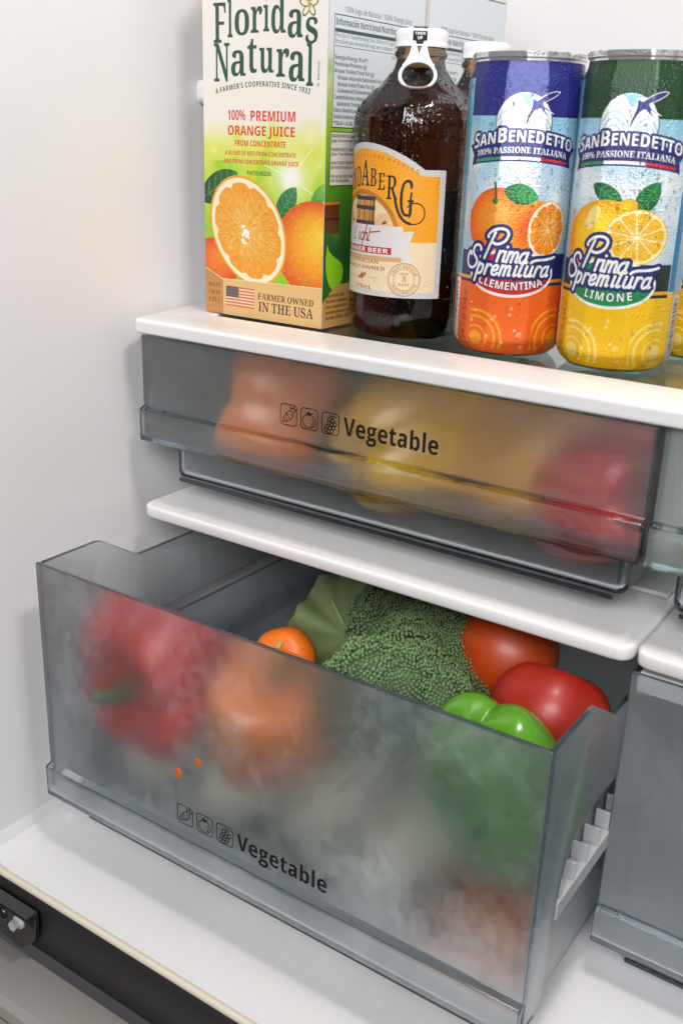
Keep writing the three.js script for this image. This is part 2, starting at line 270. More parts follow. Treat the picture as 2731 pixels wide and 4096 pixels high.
// one letter stretched into the box x0..x1, y0 (bottom)..y1 (top), canvas pixels
function letter(g, ch, font, x0, x1, yTop, yBot, skew = 0) {
  g.save(); g.font = font; g.textAlign = 'left'; g.textBaseline = 'alphabetic';
  const m = g.measureText(ch), w = m.actualBoundingBoxRight + m.actualBoundingBoxLeft, h = m.actualBoundingBoxAscent + m.actualBoundingBoxDescent;
  g.translate(x0, yTop); g.transform((x1 - x0) / w, skew, 0, (yBot - yTop) / h, 0, 0); g.translate(m.actualBoundingBoxLeft, m.actualBoundingBoxAscent); g.fillText(ch, 0, 0); g.restore();
}
function line(g, text, x, y, w, h, font, fill, align = 'left') { // a line of text of cap height h, stretched to width w (w = 0: natural)
  g.save(); g.font = font.replace('#', '100'); g.fillStyle = fill; g.textBaseline = 'alphabetic';
  const m = g.measureText(text), sy = h / 72, sx = w ? w / m.width : sy; g.translate(align === 'center' ? x - m.width * sx / 2 : x, y); g.scale(sx, sy); g.fillText(text, 0, 0); g.restore();
}
function arcText(g, text, cx, cy, r, a0, a1, h, font, fill, sx = 1, outline) { // letters along an arc, angles from straight up, clockwise
  const n = text.length; g.save(); g.font = font.replace('#', '100'); g.textAlign = 'center'; g.textBaseline = 'alphabetic';
  const ws = [...text].map((c) => g.measureText(c).width), tot = ws.reduce((a, b) => a + b, 0); let acc = 0;
  for (let i = 0; i < n; i++) {
    const a = (a0 + (a1 - a0) * (acc + ws[i] / 2) / tot) * D; acc += ws[i];
    g.save(); g.translate(cx + r * Math.sin(a), cy - r * Math.cos(a)); g.rotate(r < 0 ? a + Math.PI * 0 : a); g.scale(sx * h / 72, h / 72);
    if (outline) { g.strokeStyle = outline[0]; g.lineWidth = outline[1]; g.lineJoin = 'round'; g.strokeText(text[i], 0, 0); }
    g.fillStyle = fill; g.fillText(text[i], 0, 0); g.restore();
  }
  g.restore();
}
const blob = (g, x, y, r, inner, outer) => { const q = g.createRadialGradient(x, y, 0, x, y, r); q.addColorStop(0, inner); q.addColorStop(1, outer); g.fillStyle = q; g.fillRect(x - r, y - r, 2 * r, 2 * r); };
function leafPrint(g, x0, y0, x1, y1, w, c1, c2) {
  const dx = x1 - x0, dy = y1 - y0, nx = -dy * w, ny = dx * w; g.save(); const q = g.createLinearGradient(x0, y0, x1, y1); q.addColorStop(0, c1); q.addColorStop(1, c2); g.fillStyle = q;
  g.beginPath(); g.moveTo(x0, y0); g.bezierCurveTo(x0 + dx * 0.25 + nx, y0 + dy * 0.25 + ny, x0 + dx * 0.75 + nx, y0 + dy * 0.75 + ny, x1, y1); g.bezierCurveTo(x0 + dx * 0.75 - nx, y0 + dy * 0.75 - ny, x0 + dx * 0.25 - nx, y0 + dy * 0.25 - ny, x0, y0); g.fill();
  g.strokeStyle = 'rgba(200,240,160,0.35)'; g.lineWidth = Math.hypot(dx, dy) * 0.02; g.beginPath(); g.moveTo(x0, y0); g.lineTo(x1, y1);
  for (let k = 0.25; k < 0.9; k += 0.16) for (const s of [-1, 1]) { g.moveTo(x0 + dx * k, y0 + dy * k); g.lineTo(x0 + dx * (k + 0.12) + s * nx * 0.6, y0 + dy * (k + 0.12) + s * ny * 0.6); } g.stroke(); g.restore();
}
function slicePrint(g, cx, cy, rx, ry, rot, rind, pith, flesh, flesh2, seg, e = 0.025) {
  g.save(); g.translate(cx, cy); g.rotate(rot); g.scale(rx, ry);
  g.fillStyle = rind; g.beginPath(); g.arc(0, 0, 1, 0, 7); g.fill(); g.fillStyle = pith; g.beginPath(); g.arc(0, 0, 0.955, 0, 7); g.fill();
  for (let i = 0; i < seg; i++) {
    const a = i / seg * 2 * Math.PI + 0.2, b = (i + 1) / seg * 2 * Math.PI + 0.2; g.beginPath(); g.moveTo(2.6 * e * Math.cos((a + b) / 2), 2.6 * e * Math.sin((a + b) / 2));
    g.lineTo(0.8 * Math.cos(a + e), 0.8 * Math.sin(a + e)); g.quadraticCurveTo(0.87 * Math.cos(a + 0.1), 0.87 * Math.sin(a + 0.1), 0.87 * Math.cos(a + 0.16), 0.87 * Math.sin(a + 0.16)); g.arc(0, 0, 0.87, a + 0.16, b - 0.16); g.quadraticCurveTo(0.87 * Math.cos(b - 0.1), 0.87 * Math.sin(b - 0.1), 0.8 * Math.cos(b - e), 0.8 * Math.sin(b - e)); g.closePath();
    const q = g.createRadialGradient(0, 0, 0.05, 0, 0, 0.9); q.addColorStop(0, flesh2); q.addColorStop(1, flesh); g.fillStyle = q; g.fill();
    g.save(); g.clip(); for (let k = 0; k < 110; k++) { const t = a + (b - a) * rnd(), r0 = rr(0.12, 0.75), l = rr(0.04, 0.12); g.strokeStyle = rnd() > 0.5 ? 'rgba(255,235,170,0.35)' : 'rgba(200,80,0,0.22)'; g.lineWidth = rr(0.008, 0.02); g.beginPath(); g.moveTo(r0 * Math.cos(t), r0 * Math.sin(t)); g.lineTo((r0 + l) * Math.cos(t), (r0 + l) * Math.sin(t)); g.stroke(); } g.restore();
  }
  g.restore();
}
function fruitPrint(g, cx, cy, rx, ry, rot, c0, c1, c2) {
  g.save(); g.translate(cx, cy); g.rotate(rot); g.scale(rx, ry); const q = g.createRadialGradient(0.15, -0.3, 0.1, 0, 0, 1); q.addColorStop(0, c0); q.addColorStop(0.55, c1); q.addColorStop(1, c2); g.fillStyle = q; g.beginPath(); g.arc(0, 0, 1, 0, 7); g.fill(); g.clip();
  for (let k = 0; k < 260; k++) { const t = rnd() * 7, r0 = Math.sqrt(rnd()); g.fillStyle = rnd() > 0.5 ? 'rgba(255,255,190,0.28)' : 'rgba(190,70,0,0.18)'; g.beginPath(); g.arc(r0 * Math.cos(t), r0 * Math.sin(t), rr(0.008, 0.025), 0, 7); g.fill(); } g.restore();
}
function woodPrint(g, x, y, w, h, c) { g.save(); g.beginPath(); g.rect(x, y, w, h); g.clip(); g.fillStyle = c; g.fillRect(x, y, w, h); for (let k = 0; k < 90; k++) { g.strokeStyle = rnd() > 0.5 ? 'rgba(120,70,20,0.16)' : 'rgba(255,235,190,0.2)'; g.lineWidth = rr(0.5, 2.5); const yy = y + rnd() * h, xx = x + rnd() * w; g.beginPath(); g.moveTo(xx, yy); g.bezierCurveTo(xx + 40, yy + rr(-3, 3), xx + 90, yy + rr(-3, 3), xx + rr(60, 220), yy + rr(-3, 3)); g.stroke(); } g.restore(); }
function dropsPrint(g, x, y, w, h, n) { for (let k = 0; k < n; k++) { const a = x + rnd() * w, b = y + rnd() * h, r = rr(2, 6); g.fillStyle = 'rgba(255,255,255,0.35)'; g.beginPath(); g.arc(a, b, r, 0, 7); g.fill(); g.fillStyle = 'rgba(0,60,20,0.25)'; g.beginPath(); g.arc(a - r * 0.2, b + r * 0.2, r * 0.6, 0, 7); g.fill(); } }

// ---------------------------------------------------------------- juice cartons
const CW = 0.0885, CD = 0.097, CH = 0.190;
const cartonFront = (() => {
  const k = 10, W = 885, H = 1900, [c, g] = cnv(W, H), { x, y } = mm(k, H);
  g.fillStyle = '#f6efe6'; g.fillRect(0, 0, W, H);
  // foliage and sun printed behind the fruit
  const gr = g.createLinearGradient(0, y(112), 0, y(60)); gr.addColorStop(0, 'rgba(235,240,120,0)'); gr.addColorStop(0.3, 'rgba(222,232,60,0.75)'); gr.addColorStop(1, '#9ccb1e'); g.fillStyle = gr; g.fillRect(0, y(112), W, H);
  for (let i = 0; i < 26; i++) { const a = x(rr(0, 88)), b = y(rr(60, 105)); blob(g, a, b, rr(40, 130), ['rgba(215,225,0,0.55)', 'rgba(140,200,20,0.5)', 'rgba(250,250,190,0.6)'][i % 3], 'rgba(200,220,40,0)'); }
  for (const [a, b, e, f, w] of [[8, 88, 34, 82, 0.2], [40, 74, 48, 98, 0.16], [60, 70, 50, 92, 0.2], [80, 68, 88, 90, 0.2], [18, 78, 26, 94, 0.25]]) { g.globalAlpha = 0.55; leafPrint(g, x(a), y(b), x(e), y(f), w, '#7fc41c', '#cfe63c'); g.globalAlpha = 1; }
  blob(g, x(65), y(82), 200, 'rgba(255,255,250,1)', 'rgba(255,255,220,0)'); blob(g, x(65), y(82), 90, 'rgba(255,255,255,1)', 'rgba(255,255,240,0)');
  g.strokeStyle = 'rgba(255,255,255,0.8)'; g.lineWidth = 5; for (const [a, b] of [[88, 70], [56, 60], [80, 98], [46, 88]]) { g.beginPath(); g.moveTo(x(65), y(82)); g.lineTo(x(a), y(b)); g.stroke(); }
  leafPrint(g, x(-4), y(66), x(26), y(83), 0.32, '#0d4a26', '#1f6a33'); leafPrint(g, x(55), y(58), x(69), y(77), 0.34, '#0f5a34', '#3c8a4a'); leafPrint(g, x(80), y(66), x(90), y(80), 0.3, '#2e8a34', '#8cc83c');
  dropsPrint(g, x(0), y(83), 180, 120, 14); dropsPrint(g, x(58), y(74), 80, 90, 8);
  fruitPrint(g, x(82), y(44), 275, 262, 0.2, '#ffd23a', '#f7a21a', '#e25512'); fruitPrint(g, x(8), y(30), 190, 150, 0, '#f58a20', '#ee6a18', '#d94a10');
  slicePrint(g, x(33.5), y(50.5), 335, 262, 0.92, '#f3a91e', '#fdf3cf', '#f6a022', '#f9bd4a', 10, -0.004);
  g.fillStyle = 'rgba(255,255,255,0.9)'; for (let i = 0; i < 16; i++) { g.beginPath(); g.ellipse(x(31.5 + rr(-2.5, 2.5)), y(48.5 + rr(-5, 5)), rr(5, 14), rr(6, 18), rr(0, 3), 0, 7); g.fill(); }
  // crate
  g.save(); g.beginPath(); g.moveTo(0, y(27)); g.lineTo(x(13.8), y(21.5)); g.lineTo(W, y(23.2)); g.lineTo(W, H); g.lineTo(0, H); g.closePath(); g.clip(); woodPrint(g, 0, y(28), W, 300, '#e8bd7e'); woodPrint(g, 0, y(28), x(13.8), 300, '#c98a4a'); g.strokeStyle = '#f7e2b4'; g.lineWidth = 9; g.beginPath(); g.moveTo(0, y(27)); g.lineTo(x(13.8), y(21.5)); g.lineTo(W, y(23.2)); g.stroke(); g.strokeStyle = 'rgba(110,60,20,0.5)'; g.lineWidth = 4; g.beginPath(); g.moveTo(x(13.8), y(21)); g.lineTo(x(13.8), H); g.stroke(); g.restore();
  g.save(); g.globalAlpha = 0.75; for (let i = 0; i < 13; i++) { g.fillStyle = i % 2 ? '#f0dcc0' : '#cf5a44'; g.fillRect(x(16.5), y(17.4) + i * 9.1, 224, 9.1); } g.fillStyle = '#3c3440'; g.fillRect(x(16.5), y(17.4), 100, 64); g.fillStyle = '#cbbfae'; for (let r = 0; r < 6; r++) for (let q = 0; q < 8; q++) g.fillRect(x(16.5) + 8 + q * 11.5, y(17.4) + 6 + r * 9.5, 4, 3); g.restore();
  for (const [t, b, h] of [['59 FL OZ', 16, 22], ['1.56 QT', 11.4, 22], ['1.75 L', 6.8, 24]]) line(g, t, x(2.2), y(b), x(9.5), h, 'bold #px sans-serif', 'rgba(70,40,20,0.75)');
  line(g, 'FARMER OWNED', x(41.5), y(12.0), x(41.5), 36, 'bold #px serif', '#4a2f22'); line(g, 'IN THE USA', x(41.8), y(4.9), x(41), 56, 'bold #px serif', '#4a2f22');
  // brand lettering with arched feet
  g.fillStyle = '#1f4f3c';
  const f = 'bold 300px serif';
  for (const [ch, a, b, t, e] of [['F', 8.2, 17.6, 172.6, 152], ['l', 18.8, 22.6, 174, 154.6], ['o', 24, 34.8, 169, 155.3], ['r', 35.6, 43.9, 170, 156.5], ['i', 44.5, 48.9, 176, 157], ['d', 49.9, 60.2, 175.5, 155.7], ['a', 61.2, 72, 167.7, 153.2], ['s', 73.2, 81.8, 163.7, 150.3], ['N', 8.3, 20.4, 152, 131.8], ['a', 21, 32.2, 148.4, 134.4], ['t', 33.2, 40.1, 153.9, 136], ['u', 41.5, 52.3, 149.2, 136], ['r', 53.8, 62.9, 148.8, 134.2], ['a', 62.3, 73.6, 147.3, 131.5], ['l', 74.6, 79.4, 151, 129.6]]) letter(g, ch, f, x(a), x(b), y(t), y(e));
  g.fillStyle = '#f6efe6'; for (let i = 0; i < 5; i++) { const a = (i * 72 - 90) * D; g.save(); g.translate(x(75.6), y(169.3)); g.rotate(a); g.fillStyle = '#2f6b3c'; g.beginPath(); g.ellipse(30, 0, 36, 19, 0, 0, 7); g.fill(); g.fillStyle = '#fbeecb'; g.beginPath(); g.ellipse(28, 0, 29, 13, 0, 0, 7); g.fill(); g.restore(); } blob(g, x(75.6), y(169.3), 22, '#e88a2c', 'rgba(240,190,110,0)');
  arcText(g, "A FARMER'S COOPERATIVE SINCE 1933", x(44), y(-17), 1462, -13.6, 13.2, 28, 'bold #px sans-serif', '#173f31', 0.86);
  g.save(); g.translate(x(83.5), y(133)); g.rotate(-Math.PI / 2); line(g, '® BRAND', -40, 0, 130, 15, '#px sans-serif', '#173f31'); g.restore();
  const red = '#e0301e'; line(g, '100%', x(18.4), y(111.5), x(13.5), 54, 'bold #px sans-serif', red); line(g, 'PREMIUM', x(35), y(111.2), x(33.2), 54, 'bold #px sans-serif', red); line(g, 'ORANGE JUICE', x(18.2), y(103.4), x(49.6), 52, 'bold #px sans-serif', red);
  line(g, 'FROM CONCENTRATE', x(23.6), y(97.6), x(37.7), 32, 'bold #px sans-serif', red); line(g, 'A BLEND OF NOT-FROM-CONCENTRATE', x(16.4), y(92.6), x(52), 25, 'bold #px sans-serif', '#d8431e'); line(g, 'AND FROM CONCENTRATE ORANGE JUICE', x(15.2), y(88), x(55.2), 25, 'bold #px sans-serif', '#d8431e'); line(g, 'PASTEURIZED', x(32.9), y(82), x(18), 23, 'bold #px sans-serif', '#2d5a26');
  return ctex(c);
})();
const cartonSide = (() => {
  const k = 10, W = 970, H = 1900, [c, g] = cnv(W, H), { x, y } = mm(k, H);
  g.fillStyle = '#e9f0f6'; g.fillRect(0, 0, W, H);
  const gr = g.createLinearGradient(0, y(150), 0, y(0)); gr.addColorStop(0, 'rgba(190,220,60,0)'); gr.addColorStop(0.25, '#a6cf2a'); gr.addColorStop(0.5, '#4f9a24'); gr.addColorStop(0.72, '#1d5a28'); gr.addColorStop(1, '#2f7a2c'); g.fillStyle = gr; g.fillRect(0, y(150), W, H);
  for (let i = 0; i < 46; i++) blob(g, x(rr(0, 97)), y(rr(8, 140)), rr(40, 120), ['rgba(20,70,30,0.5)', 'rgba(120,190,30,0.45)', 'rgba(60,140,40,0.5)'][i % 3], 'rgba(60,120,40,0)');
  g.fillStyle = '#e9f0f6'; g.fillRect(x(4.6), 0, W, y(109.5)); g.fillRect(0, 0, W, y(152)); g.fillStyle = '#f1ede6'; g.fillRect(x(4.2), y(106.8), W, x(28));
  const ink = '#17493f'; g.strokeStyle = ink; g.lineWidth = 5; g.strokeRect(x(5), y(165), x(88), x(56)); g.lineWidth = 4; g.strokeRect(x(4.2), y(106.8), x(89), x(28));
  line(g, '100% Jugo de Naranja / 100% Orange Juice', x(14), y(166.8), x(68), 27, '#px sans-serif', ink);
  line(g, 'Información Nutricional/Nutrition Information', x(6.2), y(160), x(84), 34, 'bold #px sans-serif', ink); g.fillStyle = ink; g.fillRect(x(5.6), y(158.4), x(86), 18);
  const rows = [['Porción (1 Vaso)/Serving Size 200mL (1 Cup)', 154.2, 58], ['Porciónes por envase/Servings per container: 7.5', 151.2, 62]]; for (const [t, b, w] of rows) line(g, t, x(6), y(b), x(w), 19, '#px sans-serif', ink); g.fillRect(x(5.6), y(150), x(86), 3);
  line(g, 'Per 100mL', x(62), y(147), x(14), 18, '#px sans-serif', ink);
  const nut = ['Energia/Energy (Kcal*)', 'Proteinas/Proteins (g)', 'Grasas Totales/Total Fat (g)', '  Grasas saturada/Saturated Fat (g)', '  Grasas trans/Trans Fat (g)', '  Colesterol/Cholesterol (mg)', 'Carbohidratos disponibles/Carbs', '  Azúcares Totales/Total Sugars', 'Fibra dietética/dietary Fiber', 'Sodio/Sodium (mg)', '*1Kcal = 4.2kJ'], val = ['45.0', '1.0', '0.0', '0.0', '0.0', '0.0', '10.2', '9.1', '0.0', '1.0', ''];
  nut.forEach((t, i) => { const sp = t.startsWith(' ') ? 3 : 0; line(g, t.trim(), x(6 + sp), y(143.4 - i * 3.3), 0, 21, 'bold #px sans-serif', ink); line(g, val[i], x(70), y(143.4 - i * 3.3), 0, 19, '#px sans-serif', ink); });
  ['INGREDIENTES: Agua, Jugo de Naranja', 'Jugo Concentrado de Naranja.', '', 'INGREDIENTS: Water, Orange Juice', 'Juice. Free from preservatives', '', 'MANTENER SIEMPRE REFRIGERADO', 'BETWEEN 0 AND 6 °C', '', 'FECHA DE VENCIMIENTO', 'ON PACKAGING.'].forEach((t, i) => line(g, t, x(5), y(104 - i * 2.35), 0, 17, 'bold #px sans-serif', ink));
  g.fillStyle = '#6a3a1c'; g.beginPath(); g.roundRect(-10, y(69.5), x(15.5), x(16.5), 10); g.fill(); g.fillStyle = '#4a2410'; g.fillRect(0, y(61.5), x(14.4), 14); g.fillStyle = '#e07a2c'; g.fillRect(0, y(70), x(14), 14); // small crate of fruit
  g.save(); g.fillStyle = '#8fd21e'; g.beginPath(); g.moveTo(x(3.7), y(47.5)); g.bezierCurveTo(x(5), y(38), x(20), y(40), x(20), y(31)); g.bezierCurveTo(x(19), y(23), x(13), y(20), x(10.5), y(20.5)); g.bezierCurveTo(x(2), y(26), x(1), y(38), x(3.7), y(47.5)); g.fill(); g.restore();
  fruitPrint(g, x(20), y(6), 190, 180, 0, '#f7b64a', '#e9a23a', '#d07a22'); g.fillStyle = '#dba45c'; g.beginPath(); g.moveTo(0, y(14)); g.quadraticCurveTo(x(8), y(22), x(18), y(24)); g.lineTo(x(30), y(24)); g.lineTo(x(30), H); g.lineTo(0, H); g.fill();
  ["Exportado por", "Florida's Natural", 'Una cooperativa', 'establecida en Lake', 'Florida 33853, USA'].forEach((t, i) => line(g, t, x(3.2), y(17.2 - i * 3.2), 0, 20, 'bold #px sans-serif', '#3a2c18'));
  return ctex(c);
})();
const cartonBump = rep(bumpFine, 6, 12);
const paper = (t) => phys({ map: t, color: new THREE.Color(0.72, 0.72, 0.72), roughness: 0.38, clearcoat: 0.2, clearcoatRoughness: 0.3, bumpMap: cartonBump, bumpScale: 0.00003 });
const matFront = paper(cartonFront), matSide = paper(cartonSide), matBoard = phys({ color: new THREE.Color(0.62, 0.59, 0.54), roughness: 0.5 });
function makeCarton(label, x, z, turn) {
  const g = thing('juice_carton', label, 'carton', [x, 0.0004, z]); g.rotation.y = turn; // origin: front right bottom corner
  const pg = (w, h) => new THREE.PlaneGeometry(w, h);
  const core = part('carton_body', box(-CW + 0.0003, -0.0003, 0, CH, -CD + 0.0003, -0.0003, 0.0008, 2), matBoard, g);
  const f = part('front_face', pg(CW - 0.0006, CH - 0.0006), matFront, g); f.position.set(-CW / 2, CH / 2, 0);
  const s = part('side_face', pg(CD - 0.0006, CH - 0.0006), matSide, g); s.rotation.y = Math.PI / 2; s.position.set(0, CH / 2, -CD / 2);
  const gable = pull([[-CD, CH + 0.0003], [0, CH + 0.0003], [-CD / 2 + 0.0015, CH + 0.045], [-CD / 2 + 0.0015, CH + 0.062], [-CD / 2 - 0.0015, CH + 0.062], [-CD / 2 - 0.0015, CH + 0.045]], 'x', -CW, 0); part('gable_top', gable, matBoard, g);
  return g;
}
makeCarton('orange juice carton with sliced orange picture standing at the shelf edge', -0.3392, -0.479, -0.01);
makeCarton('juice carton standing behind the front carton, its text panel partly hidden', -0.3392, -0.5815, -0.03);
// ---------------------------------------------------------------- pen-drawn script lettering: strokes in letter units (x-height 1, y up), [advance, path]
const PEN = {
  r: [0.55, 'M0 1 L0 0 M0 .6 C.08 1 .3 1.1 .48 .9'], i: [0.36, 'M0 1 L0 .12 C0 0 .1 -.02 .2 .1 M.02 1.42 L.03 1.45'],
  m: [1.12, 'M0 1 L0 0 M0 .6 C.1 1.1 .44 1.1 .44 .65 L.44 0 M.44 .6 C.54 1.1 .88 1.1 .88 .65 L.88 .12 C.88 0 .98 0 1.04 .1'],
  a: [0.86, 'M.62 .8 C.4 1.15 0 .95 0 .42 C0 -.15 .5 -.1 .62 .4 M.64 1 L.62 .15 C.62 0 .74 -.02 .84 .12'],
  p: [0.78, 'M.04 1.1 L0 -.75 M.02 .6 C.1 1.1 .62 1.15 .62 .52 C.62 -.1 .12 -.12 .02 .3'], e: [0.7, 'M.06 .45 C.3 .4 .58 .55 .52 .82 C.45 1.1 0 1.05 0 .45 C0 -.12 .45 -.1 .64 .2'],
  t: [0.46, 'M.06 1.5 L0 .2 C0 -.02 .16 -.04 .3 .1'], u: [0.82, 'M0 1 L0 .35 C0 -.12 .5 -.1 .56 .4 M.58 1 L.56 .15 C.56 0 .68 -.02 .78 .12'],
  g: [0.75, 'M.56 .8 C.36 1.12 0 .95 0 .45 C0 -.1 .48 -.1 .56 .4 M.6 1 L.5 -.6 C.46 -1 .05 -1 -.12 -.7'], h: [0.72, 'M.1 2 L0 0 M.02 .5 C.12 1.05 .5 1.1 .5 .6 L.48 .12 C.48 0 .58 0 .64 .1'],
  l: [0.4, 'M.1 2 L0 .1'],
};
function penPath(g, d, ox, oy, s, slant) {
  const t = d.match(/[MLC]|-?\.?\d+\.?\d*/g); let i = 0, cmd = '';
  const P = () => { const a = +t[i++], b = +t[i++]; return [ox + (a + b * slant) * s, oy - b * s]; };
  g.beginPath(); while (i < t.length) { if (/[MLC]/.test(t[i])) cmd = t[i++]; if (cmd === 'M') { g.moveTo(...P()); cmd = 'L'; } else if (cmd === 'L') g.lineTo(...P()); else { const a = P(), b = P(), c = P(); g.bezierCurveTo(...a, ...b, ...c); } }
}
function script(g, items, width, color) { g.save(); g.lineCap = g.lineJoin = 'round'; g.strokeStyle = color; g.lineWidth = width; for (const [d, x, y, s, sl] of items) { penPath(g, d, x, y, s, sl); g.stroke(); } g.restore(); }
function word(text, x, y, s, sl, rise = 0, wide = 1) { const out = []; let ox = x; for (const ch of text) { const [adv, d] = PEN[ch]; out.push([d, ox, y - (ox - x) * rise, s, sl]); ox += adv * s * wide; } return out; }

// ---------------------------------------------------------------- slim drink cans
const CANH = 0.14235;
function canPrint(o) {
  const W = 2048, H = 1600, [c, g] = cnv(W, H), k = 11.24, X = (a) => 1024 + a * 5.689, Y = (v) => H - v * k;
  const sky = g.createLinearGradient(0, Y(117), 0, Y(52)); sky.addColorStop(0, '#8fc0d8'); sky.addColorStop(0.5, '#bdd8e8'); sky.addColorStop(1, '#a9c9dd'); g.fillStyle = sky; g.fillRect(0, 0, W, H);
  for (let i = 0; i < 40; i++) blob(g, rnd() * W, Y(rr(55, 115)), rr(60, 190), 'rgba(244,244,242,0.8)', 'rgba(235,240,244,0)');
  g.fillStyle = o.top; g.fillRect(X(-61), 0, X(61) - X(-61), Y(116.8)); g.fillRect(0, 0, W, Y(134));
  for (const s of [-1, 1]) { g.fillStyle = s < 0 ? '#6fb4cc' : '#3f86b4'; g.fillRect(X(s * 66.5 - 4.5), Y(134), 51, Y(40) - Y(134)); g.save(); g.translate(X(s * 66.5), Y(42)); g.rotate(-Math.PI / 2); for (let r = 0; r < 4; r++) line(g, 'ACQUA MINERALE SAN BENEDETTO S.p.A. SCORZE VE ITALY  BIBITA CON SUCCO  UNITA 2 & 3', 0, -16 + r * 12, 900, 7, '#px sans-serif', '#1e3a6a'); g.restore(); }
  // lower field, band and rings
  g.fillStyle = o.low; g.fillRect(0, Y(39), W, H); g.fillStyle = o.band; g.fillRect(X(-61), Y(52.8), X(61) - X(-61), Y(37.2) - Y(52.8)); g.fillStyle = '#f3a81c'; g.fillRect(X(-61), Y(40.4), X(61) - X(-61), 19); g.fillStyle = o.low; g.fillRect(0, Y(37.2), W, H);
  for (const s of [-1, 1]) { const cx = X(s * 33 + (s > 0 ? 20 : 0)), cy = Y(s > 0 ? 11 : 9.5); g.save(); g.beginPath(); g.rect(X(s < 0 ? -41 : 26), Y(27), X(s < 0 ? 0 : 60) - X(s < 0 ? -41 : 26), Y(4.5) - Y(27)); g.clip(); g.strokeStyle = g.fillStyle = o.ring; g.beginPath(); g.arc(cx, cy, 42, 0, 7); g.fill(); for (const [r, w] of [[70, 11], [124, 16], [160, 16]]) { g.lineWidth = w; g.beginPath(); g.arc(cx, cy, r, 0, 7); g.stroke(); } g.restore(); }
  for (const [a, b, r] of [[-40, 27, 6], [-34, 23, 7], [-38, 18, 10], [-12, 21, 8], [-15, 19.5, 8], [4, 25.5, 9], [3, 22.5, 9], [9, 14.5, 9], [14, 12.5, 15], [-3, 8, 9], [17, 6, 9], [-19, 11, 8]]) { g.fillStyle = 'rgba(255,255,255,0.32)'; g.beginPath(); g.arc(X(a), Y(b), r, 0, 7); g.fill(); g.strokeStyle = 'rgba(255,255,255,0.75)'; g.lineWidth = 3; g.beginPath(); g.arc(X(a), Y(b), r, 2.6, 5.4); g.stroke(); }
  // fruit
  if (o.kind === 'orange') {
    fruitPrint(g, X(-17), Y(67.5), 196, 186, 0, '#f9b14a', '#f58a1e', '#ea5a10'); fruitPrint(g, X(18), Y(64), 130, 165, 0.25, '#e62a10', '#f06a14', '#f7a21e');
    slicePrint(g, X(34), Y(64.6), 122, 158, 0.1, '#f4b25a', '#fbeed6', '#f58a16', '#f7a628', 9, 0.008);
    g.strokeStyle = '#2f6a3a'; g.lineWidth = 13; g.lineCap = 'round'; g.beginPath(); g.moveTo(X(-23), Y(86)); g.quadraticCurveTo(X(-21), Y(82), X(-21), Y(78)); g.stroke(); g.fillStyle = '#1f7a3c'; g.beginPath(); g.arc(X(-21), Y(77.5), 16, 0, 7); g.fill();
    leafPrint(g, X(-14), Y(83), X(21), Y(79.5), 0.36, '#17703c', '#2a9a4c');
  } else {
    leafPrint(g, X(-27), Y(88), X(5), Y(79), 0.3, '#0f5a30', '#1f8a44'); leafPrint(g, X(36), Y(90), X(16), Y(75), 0.36, '#1c8a44', '#0c5a2c');
    fruitPrint(g, X(-14), Y(64), 232, 192, -0.25, '#ffe23a', '#f8c414', '#f0a40a'); fruitPrint(g, X(8), Y(78), 60, 44, -0.4, '#fbd024', '#f6b80e', '#efa80a'); g.fillStyle = 'rgba(255,245,190,0.7)'; g.beginPath(); g.ellipse(X(-24), Y(73), 36, 70, 0.5, 0, 7); g.fill();
    slicePrint(g, X(20.5), Y(65), 172, 142, 0, '#f5c93a', '#fdf2bf', '#f9bb16', '#fbd24a', 10);
  }
  // oval and flavour name
  g.save(); g.translate(X(0), Y(43)); g.fillStyle = '#f2f1ee'; g.beginPath(); g.ellipse(0, 0, 256, 132, 0, 0, 7); g.fill(); g.fillStyle = o.oval; g.beginPath(); g.ellipse(0, 0, 240, 116, 0, 0, 7); g.fill(); g.strokeStyle = 'rgba(40,20,60,0.35)'; g.lineWidth = 4; for (const s of [-1, 1]) for (let i = 0; i < 7; i++) { g.beginPath(); g.moveTo(s * (225 - i * 4), 10 + i * 12); g.lineTo(s * (150 - i * 6), -10 + i * 13); g.stroke(); } g.restore();
  arcText(g, o.name, X(0), Y(43) - 560, -650, o.kind === 'orange' ? 17.5 : 12.5, o.kind === 'orange' ? -17.5 : -12.5, 44, 'bold #px sans-serif', '#f4f1ec', 1.0, ['rgba(40,30,60,0.55)', 14]);
  // script name
  const s1 = 57, sl = 0.28, strokes = [['M.25 2.15 C-.3 2.1 -.5 1.55 -.35 1.45 M-.05 2.1 C.7 2.5 1.75 2.2 1.45 1.35 C1.25 .85 .6 .75 .3 .95 M.2 1.9 L-.1 -.5', X(-26), Y(52.5), 60, sl], ...word('rima', X(-15), Y(48.8), s1, sl, -0.03, 1.05),
    ['M.15 1.5 C.1 2.1 -.9 2.3 -.9 1.5 C-.9 .7 .2 .7 .05 -.1 C-.1 -.9 -1.3 -.7 -1.5 .4 C-1.6 1.2 -1.2 1.5 -1.1 .9', X(-38), Y(47), 50, sl], ...word('premitura', X(-37), Y(42), 55, sl, 0.0, 1.3), ['M0 0 C.5 .5 1.2 .1 2.6 .55', X(19), Y(48.6), 58, 0]];
  g.save(); script(g, strokes, 50, '#27306f'); script(g, strokes, 15, '#f3f2f0'); g.restore();
  // brand: medallion, swallow, banner
  g.fillStyle = '#2a2f74'; g.beginPath(); g.arc(X(0), Y(113.5), 158, 0, 7); g.fill(); g.fillStyle = '#e8ece8'; g.beginPath(); g.arc(X(0), Y(113.8), 153, 0, 7); g.fill();
